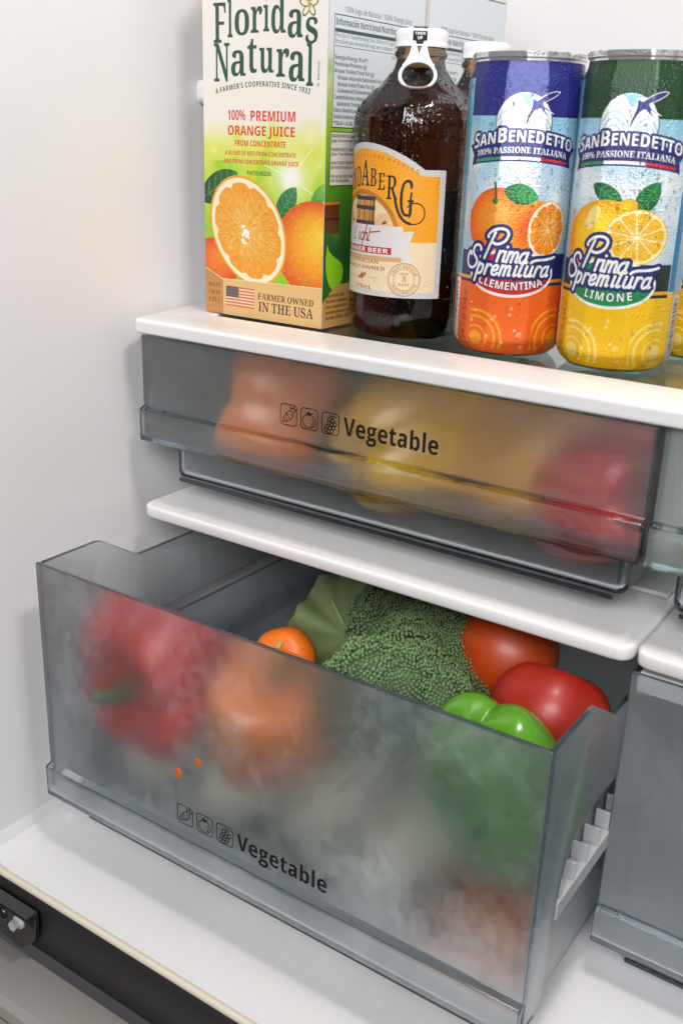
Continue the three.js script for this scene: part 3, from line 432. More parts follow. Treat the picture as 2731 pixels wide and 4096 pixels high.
  g.save(); g.beginPath(); g.arc(X(0), Y(113.8), 150, 0, 7); g.clip(); g.strokeStyle = '#a3cdd8'; g.lineWidth = 8; for (let r = 22; r < 110; r += 22) { g.beginPath(); g.ellipse(X(-13), Y(108), r, r * 1.5, 0, Math.PI, 0); g.stroke(); g.beginPath(); g.ellipse(X(16), Y(108), r * 0.7, r * 1.1, 0, Math.PI, 0); g.stroke(); } g.fillStyle = '#8cc4d4'; g.beginPath(); g.moveTo(X(-6), Y(127)); g.lineTo(X(12), Y(127)); g.lineTo(X(2), Y(121)); g.fill(); g.restore();
  g.fillStyle = '#2c2f78'; g.strokeStyle = '#eceef2'; g.lineWidth = 4; g.beginPath(); g.moveTo(X(33), Y(128)); g.bezierCurveTo(X(24), Y(129), X(14), Y(125), X(11), Y(124)); g.lineTo(X(6), Y(125)); g.bezierCurveTo(X(8), Y(119), X(1), Y(118), X(1.5), Y(111.5)); g.bezierCurveTo(X(6), Y(117), X(9), Y(120.5), X(14), Y(120.5)); g.bezierCurveTo(X(18), Y(118), X(21), Y(118), X(23), Y(115.5)); g.bezierCurveTo(X(22), Y(118), X(20), Y(119), X(19), Y(120)); g.lineTo(X(28), Y(118.2)); g.bezierCurveTo(X(22), Y(120), X(17), Y(121.5), X(17), Y(123)); g.bezierCurveTo(X(22), Y(124.5), X(28), Y(125), X(33), Y(128)); g.closePath(); g.fill(); g.stroke();
  const nav = '#262a6c', arcY = (a, m, e) => m - (m - e) * (a / 54) ** 2; g.fillStyle = nav; g.beginPath(); for (let a = -56; a <= 56; a += 4) g.lineTo(X(a), Y(arcY(a, 106.5, 103.6))); g.lineTo(X(60), Y(102.5)); g.lineTo(X(53), Y(98.5)); g.lineTo(X(55), Y(93)); for (let a = 52; a >= -52; a -= 4) g.lineTo(X(a), Y(arcY(a, 96.4, 93.8))); g.lineTo(X(-55), Y(93)); g.lineTo(X(-53), Y(98.5)); g.lineTo(X(-60), Y(103)); g.closePath(); g.fill();
  const put = (t, a0, a1, base, end, h, font, out, big) => { g.save(); g.font = font.replace('#', '100'); g.textAlign = 'left'; g.lineJoin = 'round'; const ws = [...t].map((q, i) => g.measureText(q).width * (big?.includes(i) ? 1.25 : 1)), tot = ws.reduce((p, q) => p + q, 0), wpx = X(a1) - X(a0); for (const pass of [0, 1]) { let acc = 0; [...t].forEach((q, i) => { const cx = X(a0) + wpx * (acc + ws[i] / 2) / tot, av = (cx - 1024) / 5.689, sl2 = 2 * (base - end) * av / 54 / 54 * k / 5.689; acc += ws[i]; g.save(); g.translate(cx, Y(arcY(av, base, end))); g.transform(1, sl2, 0, 1, 0, 0); const sc = h * (big?.includes(i) ? 1.25 : 1) / 72; g.scale(wpx / tot * (big?.includes(i) ? 1.25 : 1), sc); g.textAlign = 'center'; if (!pass && out) { g.strokeStyle = nav; g.lineWidth = out; g.strokeText(q, 0, 0); } if (pass) { g.fillStyle = '#eef0ee'; g.fillText(q, 0, 0); } g.restore(); }); } g.restore(); };
  put('SANBENEDETTO', -54, 55, 105.3, 101.2, 60, 'bold #px sans-serif', 26, [0, 3]);
  put('100% PASSIONE ITALIANA', -48, 48, 100.3, 97.4, 31, 'bold #px serif', 0);
  for (const [a0, a1, col] of [[-49, -19, '#3a9a4e'], [-19, 19, '#f0f0ee'], [19, 49, '#d0282e']]) { g.fillStyle = col; g.beginPath(); for (let a = a0; a <= a1 + 0.1; a += 2) g.lineTo(X(a), Y(arcY(a, 98.6, 96))); for (let a = a1; a >= a0 - 0.1; a -= 2) g.lineTo(X(a), Y(arcY(a, 97.2, 94.6))); g.fill(); }
  // side marks: bar code and contents
  g.fillStyle = '#f0eeee'; g.fillRect(X(-75), Y(38), X(-62) - X(-75), Y(6) - Y(38)); g.fillStyle = '#1c1c28'; for (let yy = Y(36); yy < Y(9); yy += rr(5, 11)) g.fillRect(X(-73), yy, X(-66.5) - X(-73), rr(2, 6)); g.save(); g.translate(X(-62.6), Y(7)); g.rotate(-Math.PI / 2); line(g, '8 001620 015117 >', 0, 0, 330, 20, '#px sans-serif', '#1c1c28'); g.restore();
  g.fillStyle = '#f0eeee'; g.fillRect(X(72), Y(38), X(86) - X(72), Y(6) - Y(38)); g.fillStyle = '#1c1c28'; for (let yy = Y(36); yy < Y(9); yy += rr(5, 11)) g.fillRect(X(75), yy, X(85) - X(75), rr(2, 6));
  g.save(); g.translate(X(-47.5), Y(17.6)); g.rotate(-Math.PI / 2); line(g, '0,33L', 0, 0, 132, 34, '#px sans-serif', '#3a2a66'); line(g, '℮', 138, 0, 36, 32, '#px sans-serif', '#3a2a66'); g.restore(); g.strokeStyle = '#3a2a66'; g.lineWidth = 3; g.beginPath(); g.arc(X(-51), Y(12.8), 25, 0, 7); g.stroke(); g.save(); g.translate(X(-48.8), Y(10.8)); g.rotate(-Math.PI / 2 * 0); line(g, 'AL', -28, 0, 32, 22, '#px sans-serif', '#3a2a66'); g.restore();
  line(g, '10041541', X(-56), Y(6.2), 78, 14, '#px sans-serif', '#f4e8d8');
  return ctex(c);
}
const dewBump = dtex(1024, 512, (u, v) => { let b = 0; const n = 150, gx = u * n, gy = v * n * 0.72; for (let i = -1; i <= 1; i++) for (let j = -1; j <= 1; j++) { const cx = Math.floor(gx) + i, cy = Math.floor(gy) + j, px = cx + 0.2 + 0.6 * hash(cx, cy, 5), py = cy + 0.2 + 0.6 * hash(cx, cy, 6), r = 0.16 + 0.36 * hash(cx, cy, 7) ** 2, d = ((gx - px) ** 2 + (gy - py) ** 2) / (r * r); if (d < 1) b = Math.max(b, Math.sqrt(1 - d) * r * 2); } const w = 0.35 + 0.65 * sstep(fbm(u * 8, v * 5, 31, 3), 0.4, 0.6); return [b * w, b * w, b * w]; });
const tin = (t) => phys({ map: t, color: new THREE.Color(0.76, 0.76, 0.76), roughness: 0.42, metalness: 0.25, clearcoat: 0.12, clearcoatRoughness: 0.35, bumpMap: dewBump, bumpScale: 0.00022 });
const bodyPts = [[0.0243, 0.0018], [0.0262, 0.0034], [0.0278, 0.0058], [0.0286, 0.0082], [0.029, 0.0110], [0.029, 0.1318], [0.0286, 0.1345], [0.0277, 0.1372], [0.0270, 0.1393], [0.0268, 0.1413]];
const orangeTin = tin(canPrint({ kind: 'orange', top: '#23277c', low: '#f2661a', band: '#252b6b', ring: '#f6a01a', oval: '#cf2230', name: 'CLEMENTINA' }));
const lemonTin = tin(canPrint({ kind: 'lemon', top: '#16401e', low: '#f3c00c', band: '#182c20', ring: '#f8dc74', oval: '#12964a', name: 'LIMONE' }));
function dropsOn(parent, pts, size) { // small water beads, one joined mesh; pts: [position, normal, scale]
  const gs = [], base = new THREE.IcosahedronGeometry(1, 1), up = new THREE.Vector3(0, 0, 1);
  for (const [p, n, s, tall] of pts) { const g = base.clone(), k = size * s; g.scale(k, k * (tall || 1), k * 0.55); g.applyQuaternion(new THREE.Quaternion().setFromUnitVectors(up, n)); g.translate(p.x, p.y, p.z); gs.push(g); }
  const m = part('water_beads', mergeGeometries(gs), M.water, parent); m.userData.kind = 'stuff'; return m;
}
const onTurned = (r, a, y, ny = 0) => [new THREE.Vector3(r * Math.sin(a), y, r * Math.cos(a)), new THREE.Vector3(Math.sin(a) * Math.cos(ny), Math.sin(ny), Math.cos(a) * Math.cos(ny))];
function makeCan(label, mat, x, z, az, group, wet) {
  const g = thing('drink_can', label, 'can', [x, 0, z], group);
  const b = part('can_body', turned(bodyPts, 96, 0, CANH), mat, g); b.rotation.y = az * D;
  part('base_rim', turned([[0, 0.006], [0.012, 0.0045], [0.019, 0.001], [0.0212, 0.0002], [0.0232, 0.0006], [0.0243, 0.0017]], 72), M.alu, g);
  const lid = part('lid', turned([[0.0267, 0.1414], [0.0268, 0.1424], [0.0276, 0.1430], [0.0278, 0.1444], [0.0274, 0.1455], [0.0265, 0.1456], [0.0258, 0.1449], [0.0250, 0.1420], [0.0235, 0.1408], [0, 0.1412]], 72), M.alu, g);
  part('pull_tab', (() => { const t = rounded([[-0.007, -0.009, 0.005], [0.007, -0.009, 0.005], [0.006, 0.011, 0.005], [-0.006, 0.011, 0.005]]); const h = new THREE.Path(); h.absellipse(0, 0.005, 0.0035, 0.003, 0, 7); t.holes.push(h); const q = pull(t, 'y', 0.1416, 0.1426, 0.0003); return q; })(), M.alu, lid);
  if (wet) { const pts = []; for (let i = 0; i < 420; i++) { const a = rr(-60, 95) * D, y = rnd() < 0.55 ? rr(0.06, 0.131) : rr(0.012, 0.131); pts.push([...onTurned(0.02905, a, y), rr(0.35, 1) ** 2 + 0.12, rr(1, 1.4)]); } for (let i = 0; i < 90; i++) pts.push([...onTurned(0.0277, rr(-80, 110) * D, 0.1446 + rr(-0.001, 0.0007), 0.4), rr(0.4, 1.1), 1]); dropsOn(g, pts, 0.00075); }
  return g;
}
makeCan('slim orange and blue drink can with clementine picture beside the brown bottle', orangeTin, -0.2357, -0.5055, 24, null, true);
makeCan('slim yellow and green drink can with lemon picture standing beside the orange can', lemonTin, -0.1772, -0.5085, 8, null, true);
makeCan('yellow drink can mostly hidden behind the other lemon can', lemonTin, -0.152, -0.569, -60, null, false);

// ---------------------------------------------------------------- brown bottles
const bottleLabel = (() => {
  const k = 14, a0 = -80, degmm = 0.0335 * D * 1000, W = Math.round(160 * degmm * k), H = Math.round(80 * k), [c, g] = cnv(W, H), XO = (a) => (a - a0) * degmm * k, X = (a) => XO(a - 1), Y = (v) => H - (v - 23) * k; // angles from the middle of the label
  g.clearRect(0, 0, W, H);
  const outline = (e) => { g.beginPath(); g.moveTo(XO(80) - e, Y(24) - e + 6); g.lineTo(XO(80) - e, Y(89) + e); g.quadraticCurveTo(XO(80) - e, Y(89.8) + e, XO(79) - e, Y(89.8) + e); g.lineTo(XO(60) - e * 0.5, Y(89.8) + e); g.bezierCurveTo(XO(40), Y(98) + e, XO(20), Y(102.4) + e, XO(0), Y(102.4) + e); g.bezierCurveTo(XO(-20), Y(102.4) + e, XO(-40), Y(98) + e, XO(-60) + e * 0.5, Y(89.8) + e); g.lineTo(XO(-80) + e, Y(89.8) + e); g.lineTo(XO(-80) + e, Y(23.6) - e); g.lineTo(XO(80) - e - 12, Y(23.6) - e); g.closePath(); };
  outline(0); g.fillStyle = '#c9c8c6'; g.fill(); g.save(); outline(44); g.clip(); g.fillStyle = '#f0a010'; g.fillRect(0, 0, W, Y(53)); g.fillStyle = '#e8d3ae'; g.fillRect(0, Y(53), W, H); g.restore();
  // picture: barrel and ginger in a round frame
  g.save(); g.beginPath(); g.rect(0, 0, W, Y(60)); g.clip(); g.fillStyle = '#c07a20'; g.beginPath(); g.arc(X(0), Y(55), 40.5 * degmm * k, 0, 7); g.fill(); g.fillStyle = '#e9cf9e'; g.beginPath(); g.arc(X(0), Y(54.5), 36.5 * degmm * k, 0, 7); g.fill();
  for (const [a, v, r, rot] of [[-22, 63, 70, 0.4], [22, 63, 80, -0.5], [30, 59, 60, 0.2], [-30, 58, 55, 0], [16, 58, 60, 0.4]]) { g.fillStyle = '#dcb888'; g.beginPath(); g.ellipse(X(a), Y(v), r, r * 0.65, rot, 0, 7); g.fill(); g.fillStyle = '#8a4a34'; g.beginPath(); g.ellipse(X(a) + r * 0.4, Y(v) + 10, r * 0.25, r * 0.15, rot, 0, 7); g.fill(); }
  const bx = X(-12), bw = X(15) - bx; for (let i = 0; i < 7; i++) { g.fillStyle = ['#c98634', '#b5702a', '#d09240', '#a96426', '#c4812f', '#b06a28', '#8f5220'][i]; g.beginPath(); g.moveTo(bx + bw * i / 7 + 8, Y(75)); g.lineTo(bx + bw * (i + 1) / 7 + 2, Y(75)); g.lineTo(bx + bw * (i + 1) / 7, Y(59)); g.lineTo(bx + bw * i / 7, Y(59)); g.fill(); }
  g.fillStyle = '#3a3034'; for (const v of [75.4, 70.5, 62.8]) g.fillRect(bx - 4, Y(v), bw + 8, 30); g.restore();
  arcText(g, 'NON-ALCOHOLIC BEVERAGE', X(0), Y(55), 37.3 * degmm * k, -62, 62, 20, '#px sans-serif', '#7a4410', 0.9);
  arcText(g, 'INVERT BOTTLE BEFORE OPENING', X(0), Y(20), 75 * k, -26, 26, 26, '#px sans-serif', '#8a5510', 0.95);
  // brand
  g.fillStyle = '#1a1c18'; const f = '300px serif';
  for (const [ch, x0, x1, t, b] of [['B', -47, -33, 87, 63], ['U', -31.5, -24, 86.5, 76.5], ['N', -23.5, -15, 89, 78], ['D', -13, -6, 90, 79.8], ['A', -5, 7, 93.5, 80.5], ['B', 8, 15, 89.5, 80.5], ['E', 17.5, 24.5, 87.5, 79], ['R', 26.5, 37, 86.5, 74.5], ['G', 39.5, 52, 85, 66]]) { letter(g, ch, f, X(x0), X(x1), Y(t), Y(b), 0); g.save(); g.translate(4, 0); letter(g, ch, f, X(x0), X(x1), Y(t), Y(b), 0); g.restore(); }
  g.strokeStyle = '#1a1c18'; g.lineCap = 'round'; const sw = (w, ...p) => { g.lineWidth = w; g.beginPath(); g.moveTo(X(p[0]), Y(p[1])); for (let i = 2; i < p.length; i += 6) g.bezierCurveTo(X(p[i]), Y(p[i + 1]), X(p[i + 2]), Y(p[i + 3]), X(p[i + 4]), Y(p[i + 5])); g.stroke(); };
  sw(20, 35, 76, 37, 68, 42, 63.5, 50, 62.5); sw(9, 50, 62.5, 58, 61.5, 64, 65, 62.5, 69, 61, 73.5, 52, 74.5, 47, 71); sw(15, 49, 66, 49.5, 70, 49, 74, 50, 78); sw(14, -44, 70, -46, 62, -48, 60, -52, 62);
  // lower panel
  g.fillStyle = '#d9d6d3'; g.fillRect(X(-45), Y(60.8), X(44) - X(-45), Y(44.8) - Y(60.8)); for (const s of [-1, 1]) { g.beginPath(); g.moveTo(X(s * 43), Y(58.2)); g.lineTo(X(s * 54), Y(58.6)); g.lineTo(X(s * 49.5), Y(50)); g.lineTo(X(s * 54), Y(43)); g.lineTo(X(s * 42), Y(42)); g.fill(); } g.fillStyle = '#cfa673'; g.fillRect(X(-45), Y(44.8), X(44) - X(-45), 34);
  script(g, [['M.35 2 C.1 1.2 0 .5 .02 .1 C.2 0 .5 0 .75 .05', X(-16), Y(52.5), 50, 0.25], ...word('ight', X(-6), Y(52.3), 62, 0.22), ['M0 0 L1.7 .25', X(10), Y(56.8), 56, 0]], 10, '#97402e');
  g.fillStyle = '#b3222e'; g.fillRect(X(-34), Y(49.6), X(34) - X(-34), Y(46) - Y(49.6)); line(g, 'GINGER BEER', X(0), Y(46.6), X(31) - X(-31), 33, 'bold #px sans-serif', '#f4ece4', 'center');
  const br = '#b0703a'; line(g, 'AUSTRALIAN', X(0), Y(40.8), X(22) - X(-22), 26, 'bold #px sans-serif', br, 'center'); line(g, 'FAMILY OWNED', X(0), Y(37.4), X(29) - X(-29), 27, 'bold #px sans-serif', br, 'center'); line(g, '375mL', X(3), Y(26.8), X(14) - X(-10), 30, 'bold #px sans-serif', br, 'center');
  g.strokeStyle = br; g.lineWidth = 3; for (const s of [-1, 1]) { g.beginPath(); g.moveTo(X(s * 9), Y(33)); g.lineTo(X(s * 22), Y(33)); g.stroke(); } g.fillStyle = br; g.beginPath(); g.moveTo(X(-8), Y(33.2)); g.quadraticCurveTo(X(-3), Y(32), X(-1), Y(34)); g.quadraticCurveTo(X(2), Y(36), X(5), Y(34.8)); g.lineTo(X(7), Y(36)); g.lineTo(X(7.5), Y(34.3)); g.quadraticCurveTo(X(5), Y(33), X(4), Y(33)); g.lineTo(X(4.6), Y(32)); g.lineTo(X(2), Y(32.6)); g.lineTo(X(3), Y(29.5)); g.lineTo(X(1.5), Y(32)); g.quadraticCurveTo(X(-1), Y(32), X(-3), Y(31.8)); g.fill();
  g.save(); g.translate(X(47), Y(33.3)); g.strokeStyle = br; for (const [r, w] of [[122, 5], [113, 2], [78, 4]]) { g.lineWidth = w; g.beginPath(); g.arc(0, 0, r, 0, 7); g.stroke(); } arcText(g, 'CRAFT BREWED', 0, 0, 86, -72, 72, 20, 'bold #px serif', br, 1); arcText(g, 'CRAFT BREWED', 0, 0, -104, 72, -72, 20, 'bold #px serif', br, 1); line(g, 'OVER', 0, -34, 62, 18, 'bold #px serif', br, 'center'); line(g, '3', 0, 14, 0, 42, 'bold #px serif', br, 'center'); line(g, 'DAYS', 0, 46, 84, 22, 'bold #px serif', br, 'center'); g.restore();
  g.save(); g.translate(X(74), Y(78)); g.rotate(-Math.PI / 2); line(g, 'LAB 981-2', 0, 0, 120, 14, '#px sans-serif', '#a8701a'); g.restore();
  return ctex(c);
})();
const labelMat = new THREE.MeshPhysicalMaterial({ map: bottleLabel, color: new THREE.Color(0.74, 0.74, 0.74), transparent: true, alphaTest: 0.5, roughness: 0.55, side: THREE.DoubleSide, bumpMap: rep(dewBump, 0.45, 0.5), bumpScale: 0.0002 });
const amber = phys({ color: new THREE.Color(0.95, 0.9, 0.85), roughness: 0.03, transmission: 1, thickness: 0.06, ior: 1.45, attenuationColor: new THREE.Color(0.38, 0.20, 0.075), attenuationDistance: 0.032, specularIntensity: 1, bumpMap: rep(dewBump, 1, 1), bumpScale: 0.00018 });
const RB = 0.0335;
const bottlePts = [[0, 0.0035], [0.012, 0.002], [0.022, 0.0005], [0.0262, 0.0002], [0.0292, 0.0016], [0.0316, 0.0050], [0.0331, 0.0100], [0.0335, 0.0150], [0.0335, 0.1000], [0.0341, 0.1060], [0.0344, 0.1100], [0.0337, 0.1152], [0.0322, 0.1195], [0.0298, 0.1232], [0.0262, 0.1268], [0.0222, 0.1300], [0.0183, 0.1335], [0.0155, 0.1370], [0.0138, 0.1400], [0.0130, 0.1430], [0.0129, 0.1446], [0.0140, 0.1458], [0.0141, 0.1472], [0.0130, 0.1484], [0.0128, 0.1500], [0.0126, 0.1560], [0, 0.1565]];
const [stripCanvas] = (() => { const [c, g] = cnv(160, 200); g.fillStyle = '#17161a'; g.fillRect(0, 0, 160, 200); line(g, 'THEN', 80, 62, 120, 44, 'bold #px sans-serif', '#e6e6e6', 'center'); line(g, 'UP', 80, 132, 60, 52, 'bold #px sans-serif', '#e6e6e6', 'center'); return [c]; })();
const stripMat = phys({ map: ctex(stripCanvas), roughness: 0.35 });
function makeBottle(label, x, z, az, tilt) {
  const g = thing('ginger_beer_bottle', label, 'bottle', [x, 0.0002, z]);
  part('glass_body', turned(bottlePts, 96, 0, 0.16, 0.9), amber, g);
  const lg = new THREE.CylinderGeometry(RB + 0.00025, RB + 0.00025, 0.080, 72, 1, true, (az - 80) * D, 160 * D); lg.translate(0, 0.063, 0); part('paper_label', lg, labelMat, g);
  const cap = part('cap', turned([[0.0131, 0.1502], [0.0138, 0.1500], [0.01405, 0.1512], [0.0136, 0.1528], [0.0139, 0.1545], [0.0141, 0.1562], [0.0136, 0.1578], [0.0122, 0.1588], [0.0, 0.1590]], 72), M.cap, g);
  // black printed tab over the cap front and the white ring pull hanging from it
  const ca = tilt * D, pivot = new THREE.Group(); pivot.name = 'ring_pull'; pivot.rotation.y = ca; g.add(pivot);
  const st = new THREE.CylinderGeometry(0.01425, 0.01405, 0.0062, 12, 1, true, -15 * D, 30 * D); st.translate(0, 0.1541, 0); part('printed_tab', st, stripMat, pivot);
  part('tab_top', (() => { const q = box(-0.0036, 0.0036, 0.1588, 0.1593, 0.0, 0.0128, 0.0002); return q; })(), M.black, pivot);
  const tabS = new THREE.Shape(); tabS.moveTo(-0.0037, 0.0055); tabS.lineTo(-0.0022, 0.0055); tabS.lineTo(0, -0.0006); tabS.lineTo(0.0022, 0.0055); tabS.lineTo(0.0037, 0.0055); tabS.quadraticCurveTo(0.0046, -0.003, 0.0086, -0.0062); tabS.lineTo(0.0070, -0.0074); tabS.quadraticCurveTo(0.0024, -0.0052, 0, -0.0040); tabS.quadraticCurveTo(-0.0024, -0.0052, -0.0070, -0.0074); tabS.lineTo(-0.0086, -0.0062); tabS.quadraticCurveTo(-0.0046, -0.003, -0.0037, 0.0055);
  const tb = part('tab', pull(tabS, 'z', 0, 0.0011, 0.0003), M.cap, pivot); tb.position.set(0, 0.1468, 0.0143); tb.rotation.x = -0.10;
  const rg = new THREE.TorusGeometry(0.0092, 0.0010, 16, 64); rg.scale(1, 0.78, 1); const rm = part('ring', rg, M.cap, pivot); rm.position.set(0, 0.1356, 0.0178); rm.rotation.x = -0.32;
  return g;
}
const bottle = makeBottle('brown ginger beer bottle with orange label between carton and orange can', -0.3018, -0.5112, -20, 27);
makeBottle('second brown bottle with white cap partly hidden behind the orange can', -0.303, -0.588, 70, 150);
{
  const pts = []; const rAt = (y) => { for (let i = 1; i < bottlePts.length; i++) if (bottlePts[i][1] >= y && bottlePts[i][1] > bottlePts[i - 1][1]) { const a = bottlePts[i - 1], b = bottlePts[i], t = (y - a[1]) / (b[1] - a[1]); return [a[0] + (b[0] - a[0]) * t, Math.atan2(-(b[0] - a[0]), b[1] - a[1])]; } return [0.03, 0]; };
  for (let i = 0; i < 560; i++) { const y = rnd() < 0.75 ? rr(0.104, 0.139) : rr(0.02, 0.104), a = y < 0.104 ? (y < 0.024 || rnd() < 0 ? rr(-40, 95) : rr(62, 95)) * D : rr(-70, 110) * D, [r, n] = rAt(y); pts.push([...onTurned(r + 0.00005, a, y, n), 0.25 + 0.9 * rnd() ** 2, rr(1, 1.6)]); }
  dropsOn(bottle, pts, 0.0009);
}
// ---------------------------------------------------------------- vegetables
// skin colour varies in patches, streaks from stem to tip and pale specks
const skinMap = dtex(512, 256, (u, v, x, y) => { const w = Math.abs(((u * 2) % 2) - 1), a = fbm(w * 9, v * 7, 61, 4), st = fbm(w * 40, v * 4, 66, 3), sp = hash(x >> 1, y >> 1, 68) > 0.985 ? 0.16 : 0, k = 0.80 + 0.22 * a + 0.12 * (st - 0.5); return [k * 0.96 + sp * 0.4, k - 0.10 * (a - 0.5) + sp, k * 0.95 + sp]; });
const skin = (r, g, b, ro = 0.22) => phys({ map: skinMap, color: new THREE.Color(r, g, b), roughness: ro, clearcoat: ro > 0.28 ? 0.12 : 0.4, clearcoatRoughness: 0.25, bumpMap: rep(bumpFine, 3, 3), bumpScale: 0.00004 });
const SK = { red: skin(0.70, 0.022, 0.015), orange: skin(0.86, 0.20, 0.008), yellow: skin(0.88, 0.43, 0.004), green: skin(0.08, 0.25, 0.010), tomato: skin(0.30, 0.010, 0.003, 0.45), tomatoOrange: skin(0.46, 0.048, 0.003, 0.45), carrot: skin(0.72, 0.20, 0.03, 0.5), onion: skin(0.80, 0.74, 0.58, 0.45), pale: skin(0.62, 0.64, 0.40, 0.45) };  // tomato and tomatoOrange: shade under the cover shelf is put into the colour
function surface(f, nu, nv) { // closed round surface f(u angle, v 0..1) -> [x, y, z]
  const p = [], ix = []; for (let j = 0; j <= nv; j++) for (let i = 0; i <= nu; i++) p.push(...f(i / nu * 2 * Math.PI, j / nv));
  for (let j = 0; j < nv; j++) for (let i = 0; i < nu; i++) { const a = j * (nu + 1) + i, b = a + nu + 1; ix.push(a, a + 1, b, a + 1, b + 1, b); }
  const g = new THREE.BufferGeometry(); g.setAttribute('position', new THREE.Float32BufferAttribute(p, 3)); const uv = []; for (let j = 0; j <= nv; j++) for (let i = 0; i <= nu; i++) uv.push(i / nu, j / nv); g.setAttribute('uv', new THREE.Float32BufferAttribute(uv, 2)); g.setIndex(ix); g.computeVertexNormals();
  const n = g.attributes.normal; for (let j = 0; j <= nv; j++) { const a = j * (nu + 1), b = a + nu; const v = new THREE.Vector3(n.getX(a) + n.getX(b), n.getY(a) + n.getY(b), n.getZ(a) + n.getZ(b)).normalize(); n.setXYZ(a, v.x, v.y, v.z); n.setXYZ(b, v.x, v.y, v.z); }
  return g;
}
function aim(g, dir, spin) { g.quaternion.setFromUnitVectors(new THREE.Vector3(0, 1, 0), new THREE.Vector3(...dir).normalize()); g.rotateY(spin); }
function pepper(label, mat, pos, R, H, dir, spin, lobes, sd, group) {
  const g = thing('bell_pepper', label, 'pepper', pos, group); aim(g, dir, spin);
  const prof = (v) => { const t = v * Math.PI; return Math.pow(Math.sin(t), 0.62) * (1 + 0.10 * Math.cos(t)); };
  part('flesh', surface((u, v) => {
    const lob = Math.pow(Math.abs(Math.cos(lobes * u / 2 + sd)), 0.8), wob = 1 + 0.05 * Math.sin(u + sd * 3) + 0.03 * Math.sin(2 * u + v * 5 + sd), q = 0.87 + 0.15 * lob, r = R * prof(v) * q * wob;
    const dim = Math.exp(-Math.pow(v / 0.16, 2)) * 0.20 + Math.exp(-Math.pow((1 - v) / 0.13, 2)) * 0.10, y = H / 2 * (Math.cos(v * Math.PI) * (1 + 0.09 * lob * Math.sin(v * Math.PI)) - Math.sign(Math.cos(v * Math.PI)) * dim * 1.6 + 0.10 * (lob - 0.6) * Math.cos(v * Math.PI));
    return [r * Math.cos(u), y, -r * Math.sin(u)];
  }, 96, 48), mat, g);
  const y0 = H * 0.335, c = new THREE.CatmullRomCurve3([new THREE.Vector3(0, y0 - 0.004, 0), new THREE.Vector3(0.0005, y0 + 0.006, 0.001), new THREE.Vector3(0.004, y0 + 0.014, 0.002), new THREE.Vector3(0.009, y0 + 0.019, 0.002)]);
  const st = new THREE.TubeGeometry(c, 20, 0.0038, 12, false), sp = st.attributes.position; const cap = new THREE.SphereGeometry(0.0038, 12, 8); cap.translate(0.009, y0 + 0.019, 0.002);
  const stem = part('stem', mergeGeometries([st, cap]), M.stem, g);
  part('calyx', surface((u, v) => { const r = 0.0155 * v * (0.8 + 0.2 * Math.cos(5 * u)), y = y0 + 0.004 - 0.0065 * v * v - (v > 0.98 ? 0.002 : 0); return [r * Math.cos(u), y, -r * Math.sin(u)]; }, 50, 8), M.stem, stem);
  return g;
}
function tomato(label, mat, pos, R, dir, spin, sd, calyx, group) {
  const g = thing('tomato', label, 'tomato', pos, group); aim(g, dir, spin);
  part('flesh', surface((u, v) => { const t = v * Math.PI, dim = 0.22 * Math.exp(-Math.pow(v / 0.14, 2)), r = R * Math.sin(t) * (1 + 0.035 * Math.cos(5 * u + sd) * Math.exp(-Math.pow((v - 0.25) / 0.3, 2)) + 0.02 * Math.sin(2 * u + sd)); return [r * Math.cos(u), R * 0.88 * (Math.cos(t) - dim), -r * Math.sin(u)]; }, 72, 40), mat, g);
  if (calyx) { const y0 = R * 0.70; const star = surface((u, v) => { const r = R * 0.40 * v * (0.35 + 0.65 * Math.pow(Math.abs(Math.cos(2.5 * u)), 3)); return [r * Math.cos(u), y0 + 0.0015 + 0.10 * r * Math.sin(v * 3) - r * r * 14, -r * Math.sin(u)]; }, 80, 10); const cx = part('calyx', star, phys({ color: new THREE.Color(0.30, 0.36, 0.08), roughness: 0.6, side: THREE.DoubleSide }), g); const st = new THREE.CylinderGeometry(0.0014, 0.002, 0.006, 10); st.translate(0, y0 + 0.004, 0); part('stalk', st, phys({ color: new THREE.Color(0.55, 0.50, 0.16), roughness: 0.6 }), cx); }
  return g;
}
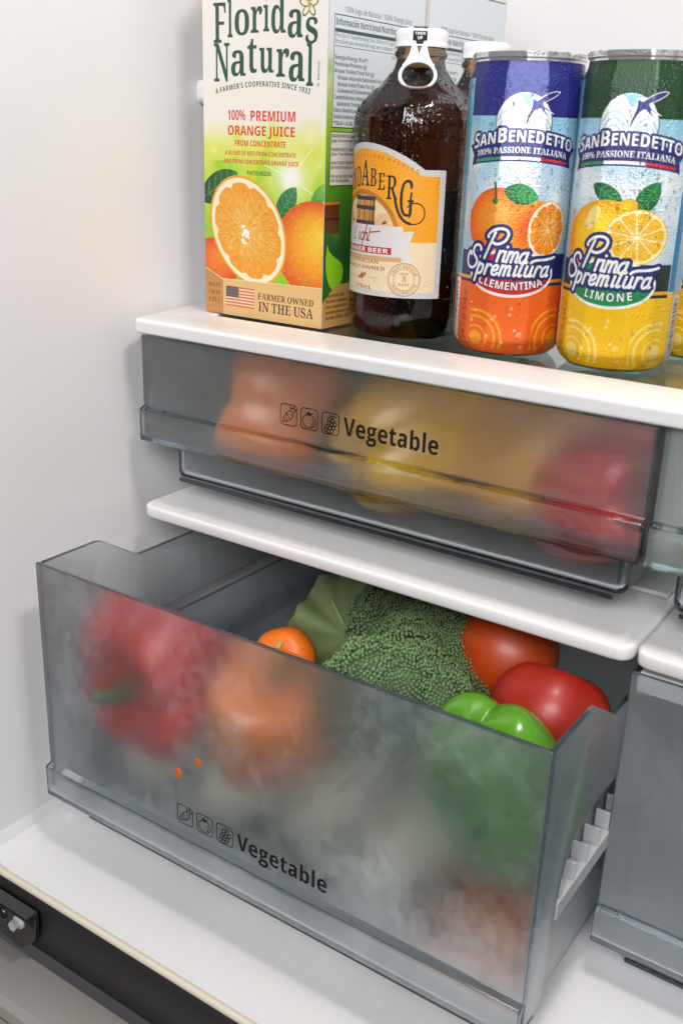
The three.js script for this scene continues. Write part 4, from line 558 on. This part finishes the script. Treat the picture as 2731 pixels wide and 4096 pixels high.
function broccoli(label, pos, R, dir, spin, tone, sd, n = 15, group = 'broccoli heads in the open drawer') {
  const g = thing('broccoli_head', label, 'broccoli', pos, group); aim(g, dir, spin); seedN = sd;
  const gs = [], cols = [], bud = new THREE.IcosahedronGeometry(1, 0), V = THREE.Vector3, florets = [];
  for (let i = 0; i < n; i++) { const y = 1 - (i + 0.5) / n * 0.78, a = i * 2.39996 + sd, r = Math.sqrt(1 - y * y); florets.push([new V(r * Math.cos(a) * R * rr(0.62, 0.8), y * R * rr(0.5, 0.66), r * Math.sin(a) * R * rr(0.62, 0.8)), R * rr(0.30, 0.44)]); }
  const branches = [];
  for (const [c, fr] of florets) {
    const out = c.clone().add(new V(0, R * 0.25, 0)).normalize(), N = 640, lumps = Array.from({ length: 13 }, (_, q) => { const yy = 1 - (q + 0.5) / 13 * 1.1, aa = q * 2.39996 + fr * 900, r2 = Math.sqrt(Math.max(0, 1 - yy * yy)); return new V(r2 * Math.cos(aa) + rr(-0.2, 0.2), yy, r2 * Math.sin(aa) + rr(-0.2, 0.2)).normalize().applyQuaternion(new THREE.Quaternion().setFromUnitVectors(new V(0, 1, 0), out)); });
    const t0 = rr(0.85, 1.15);
    for (let k = 0; k < N; k++) {
      const y = 1 - (k + 0.5) / N * 1.15, a = k * 2.39996, r = Math.sqrt(Math.max(0, 1 - y * y)), d = new V(r * Math.cos(a), y, r * Math.sin(a)).applyQuaternion(new THREE.Quaternion().setFromUnitVectors(new V(0, 1, 0), out));
      const near = Math.max(...lumps.map((q) => q.dot(d))), lump = 0.90 + 0.17 * sstep(near, 0.80, 0.99) + 0.04 * Math.sin(19 * d.z + 3) * Math.sin(17 * d.x), s = fr * rr(0.030, 0.062), q = bud.clone(); q.scale(s, s * rr(1, 1.4), s); q.rotateY(rnd() * 6); q.rotateX(rr(-0.5, 0.5));
      const p = c.clone().addScaledVector(d, fr * lump * rr(0.96, 1.05)); q.translate(p.x, p.y, p.z);
      const b = t0 * rr(0.8, 1.2), yel = rnd() < 0.05 ? 1.2 : 1, col = new Float32Array(q.attributes.position.count * 3); for (let m = 0; m < col.length; m += 3) { col[m] = tone[0] * b * yel; col[m + 1] = tone[1] * b; col[m + 2] = tone[2] * b; } q.setAttribute('color', new THREE.BufferAttribute(col, 3)); gs.push(q);
    }
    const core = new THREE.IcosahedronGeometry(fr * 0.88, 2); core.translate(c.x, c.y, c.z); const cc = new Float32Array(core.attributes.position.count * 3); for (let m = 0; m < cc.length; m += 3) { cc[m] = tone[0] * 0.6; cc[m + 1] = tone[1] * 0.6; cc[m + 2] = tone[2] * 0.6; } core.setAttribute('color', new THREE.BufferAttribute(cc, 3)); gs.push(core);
    branches.push(new THREE.TubeGeometry(new THREE.QuadraticBezierCurve3(new V(0, -R * 0.55, 0), new V(c.x * 0.4, -R * 0.05, c.z * 0.4), c), 8, R * 0.09, 8));
  }
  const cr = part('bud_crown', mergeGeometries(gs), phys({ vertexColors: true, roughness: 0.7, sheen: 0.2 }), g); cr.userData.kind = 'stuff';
  const trunk = new THREE.CylinderGeometry(R * 0.26, R * 0.22, R * 0.8, 20); trunk.translate(0, -R * 0.75, 0);
  part('stalk', mergeGeometries([trunk, ...branches]), phys({ color: new THREE.Color(0.22, 0.30, 0.10), roughness: 0.6 }), g);
  return g;
}
const inOpen = 'vegetables in the pulled-out drawer', inTop = 'vegetables in the closed upper drawer';
// open drawer, upper layer
pepper('red bell pepper with dark green stem behind the frosted front of the pulled-out drawer', SK.red, [-0.3805, -0.2045, -0.3895], 0.0455, 0.068, [-0.18, -0.06, 1], 2.4, 4, 0.3);
pepper('orange bell pepper behind the frosted drawer front beside the red pepper', SK.orange, [-0.300, -0.2010, -0.386], 0.036, 0.082, [0.25, 1, 0.3], 0.9, 3, 1.1);
tomato('small orange tomato with green calyx behind the orange pepper', SK.tomatoOrange.clone(), [-0.3305, -0.1915, -0.437], 0.0195, [0.25, 1, 1.3], 0.4, 0.6, true).children[0].material.color.setRGB(0.80, 0.16, 0.01);
broccoli('bright green broccoli head right behind the drawer front', [-0.238, -0.187, -0.408], 0.047, [0.06, 1, 0.12], 0.2, [0.11, 0.175, 0.072], 101, 17);
broccoli('darker broccoli head behind the bright one', [-0.240, -0.190, -0.476], 0.045, [0.1, 1, 0.25], 1.4, [0.11, 0.175, 0.072], 202, 15);
broccoli('dark broccoli head far back in the drawer beside a pale cabbage leaf', [-0.286, -0.202, -0.535], 0.052, [0, 1, 0.2], 2.2, [0.11, 0.175, 0.072], 303, 14);
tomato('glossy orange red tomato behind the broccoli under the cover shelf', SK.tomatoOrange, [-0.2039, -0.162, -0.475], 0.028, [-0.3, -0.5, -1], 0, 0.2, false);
tomato('big red tomato with shade put into its colour, in the corner beside the green pepper', SK.tomato, [-0.1596, -0.163, -0.432], 0.0297, [0, 1, -0.6], 0.3, 1.2, false);
pepper('green bell pepper in the right corner of the pulled-out drawer', SK.green, [-0.1700, -0.1860, -0.3875], 0.0385, 0.090, [0.15, -1, -0.35], 0.55, 4, 0.8);
{ // cabbage leaf: a wavy sheet with thickness
  const g = thing('cabbage_leaf', 'pale green curled cabbage leaf at the back of the pulled-out drawer', 'leaf', [-0.338, -0.213, -0.520]); g.rotation.set(0.75, 0.9, -0.2);
  const f = (s) => (u, v) => { const r = 0.036 * v * (1 + 0.07 * Math.sin(5 * u) * v + 0.015 * Math.sin(17 * u) * v), bend = 13 * (r * Math.cos(u)) ** 2 + 4 * (r * Math.sin(u)) ** 2; return [r * Math.cos(u), bend + s + 0.003 * Math.sin(9 * u) * v * v, -r * Math.sin(u) * 1.3]; };
  part('blade', surface(f(0), 90, 16), phys({ color: new THREE.Color(0.20, 0.27, 0.10), roughness: 0.6, side: THREE.DoubleSide, transmission: 0.3, thickness: 0 }), g);
  const rib = new THREE.TubeGeometry(new THREE.CatmullRomCurve3([new THREE.Vector3(0, 0.008, 0.045), new THREE.Vector3(0, 0.0015, 0.015), new THREE.Vector3(0, 0.004, -0.03)]), 16, 0.0012, 8); part('midrib', rib, phys({ color: new THREE.Color(0.26, 0.32, 0.14), roughness: 0.6 }), g);
}
// open drawer, lower layer that carries the rest
function onion(label, pos, R, group) { const g = thing('onion', label, 'onion', pos, group); part('bulb', surface((u, v) => { const t = v * Math.PI, r = R * Math.sin(t) * (1 + 0.02 * Math.sin(9 * u)); return [r * Math.cos(u), R * Math.cos(t) * 0.92 + (v < 0.12 ? (0.12 - v) * R * 3 : 0), -r * Math.sin(u)]; }, 48, 30), SK.onion, g); const tip = new THREE.ConeGeometry(R * 0.12, R * 0.5, 10); tip.translate(0, R * 1.35, 0); part('neck', tip, SK.pale, g); return g; }
const onionSpots = [[-0.394, -0.270, -0.412, 0.0235], [-0.338, -0.270, -0.406, 0.0235], [-0.287, -0.270, -0.414, 0.0235], [-0.237, -0.270, -0.406, 0.0235], [-0.388, -0.270, -0.466, 0.024], [-0.334, -0.269, -0.460, 0.025], [-0.282, -0.270, -0.468, 0.024], [-0.230, -0.270, -0.460, 0.024]];
for (const [x, y, z, r] of onionSpots) onion('pale onion on the bottom of the pulled-out drawer', [x, y, z], r, 'pale onions at the bottom of the drawer');
function carrot(label, a, b, r, group) { const A = new THREE.Vector3(...a), B = new THREE.Vector3(...b), L = A.distanceTo(B), g = thing('carrot', label, 'carrot', a, group); g.quaternion.setFromUnitVectors(new THREE.Vector3(0, 1, 0), B.clone().sub(A).normalize()); part('root', turned([[0, 0], [r * 0.6, 0.0006], [r * 0.96, 0.004], [r, 0.012], [r * 0.9, L * 0.35], [r * 0.7, L * 0.7], [r * 0.35, L * 0.93], [r * 0.1, L], [0, L * 1.002]], 24), SK.carrot, g); const s = new THREE.CylinderGeometry(r * 0.2, r * 0.3, 0.006, 8); s.translate(0, -0.003, 0); part('crown', s, M.stem, g); return g; }
for (const [a, b, r] of [[[-0.142, -0.2835, -0.372], [-0.205, -0.2835, -0.368], 0.0108], [[-0.141, -0.262, -0.376], [-0.20, -0.2655, -0.380], 0.0105], [[-0.142, -0.2835, -0.396], [-0.215, -0.285, -0.395], 0.0108], [[-0.142, -0.262, -0.399], [-0.21, -0.262, -0.402], 0.0105], [[-0.142, -0.241, -0.388], [-0.20, -0.240, -0.388], 0.0105], [[-0.142, -0.2835, -0.420], [-0.2, -0.285, -0.43], 0.011], [[-0.142, -0.262, -0.422], [-0.2, -0.262, -0.43], 0.011], [[-0.142, -0.240, -0.412], [-0.2, -0.24, -0.414], 0.0105]]) carrot('orange carrot lying at the bottom right of the pulled-out drawer', a, b, r, 'carrots under the green pepper');
for (const [x, y, r] of [[-0.3289, -0.2199, 0.0024], [-0.3145, -0.2077, 0.0020]]) { const d = thing('sauce_spot', 'tiny orange drop dried on the pulled-out drawer front', 'spot', [x, y, -0.3419], 'orange drops on the drawer front'); const q = new THREE.SphereGeometry(r, 16, 10); q.scale(1, 1.3, 0.25); part('drop', q, phys({ color: new THREE.Color(0.62, 0.12, 0.01), roughness: 0.3 }), d); }
// closed upper drawer
pepper('orange bell pepper in the closed upper drawer behind the carrot icon', SK.orange, [-0.371, -0.0600, -0.483], 0.035, 0.070, [-0.9, 0.3, 0.4], 0.3, 4, 0.5);
pepper('bright yellow bell pepper in the closed upper drawer behind the black lettering', SK.yellow, [-0.281, -0.0585, -0.482], 0.038, 0.074, [0.5, 0.2, -0.9], 1.3, 4, 0.2);
pepper('amber bell pepper in the closed upper drawer between yellow and red ones', skin(0.74, 0.30, 0.012), [-0.2185, -0.0605, -0.494], 0.034, 0.066, [0.3, 1, -0.4], 0.3, 3, 1.7);
pepper('red bell pepper at the right end of the closed upper drawer', SK.red, [-0.1690, -0.0640, -0.482], 0.034, 0.070, [1, 0.3, 0.2], 0.9, 4, 0.6);
for (const [x, z, r] of [[-0.35, -0.56, 0.034], [-0.26, -0.57, 0.034], [-0.18, -0.565, 0.034]]) pepper('green bell pepper in the second row of the upper drawer', SK.green, [x, -0.064, z], r, 0.066, [0.2, 1, 0.1], x * 40, 4, x * 9, 'green peppers in the second row');
// fruit in the drawer on the right
for (const [x, y, z, r] of [[-0.088, -0.077, -0.482, 0.0225], [-0.085, -0.080, -0.535, 0.02]]) { const g = thing('lemon', 'yellow lemon in the closed upper drawer on the far side', 'lemon', [x, y, z], 'lemons in the neighbouring drawer'); part('rind', surface((u, v) => { const t = v * Math.PI, rr2 = r * Math.sin(t); return [rr2 * Math.cos(u), r * 1.25 * Math.cos(t) + (v < 0.08 ? r * 0.15 * (1 - v / 0.08) : 0), -rr2 * Math.sin(u)]; }, 40, 28), SK.yellow, g); g.rotation.set(Math.PI / 2, 0, 0.4); }
renderer.render(scene, camera);
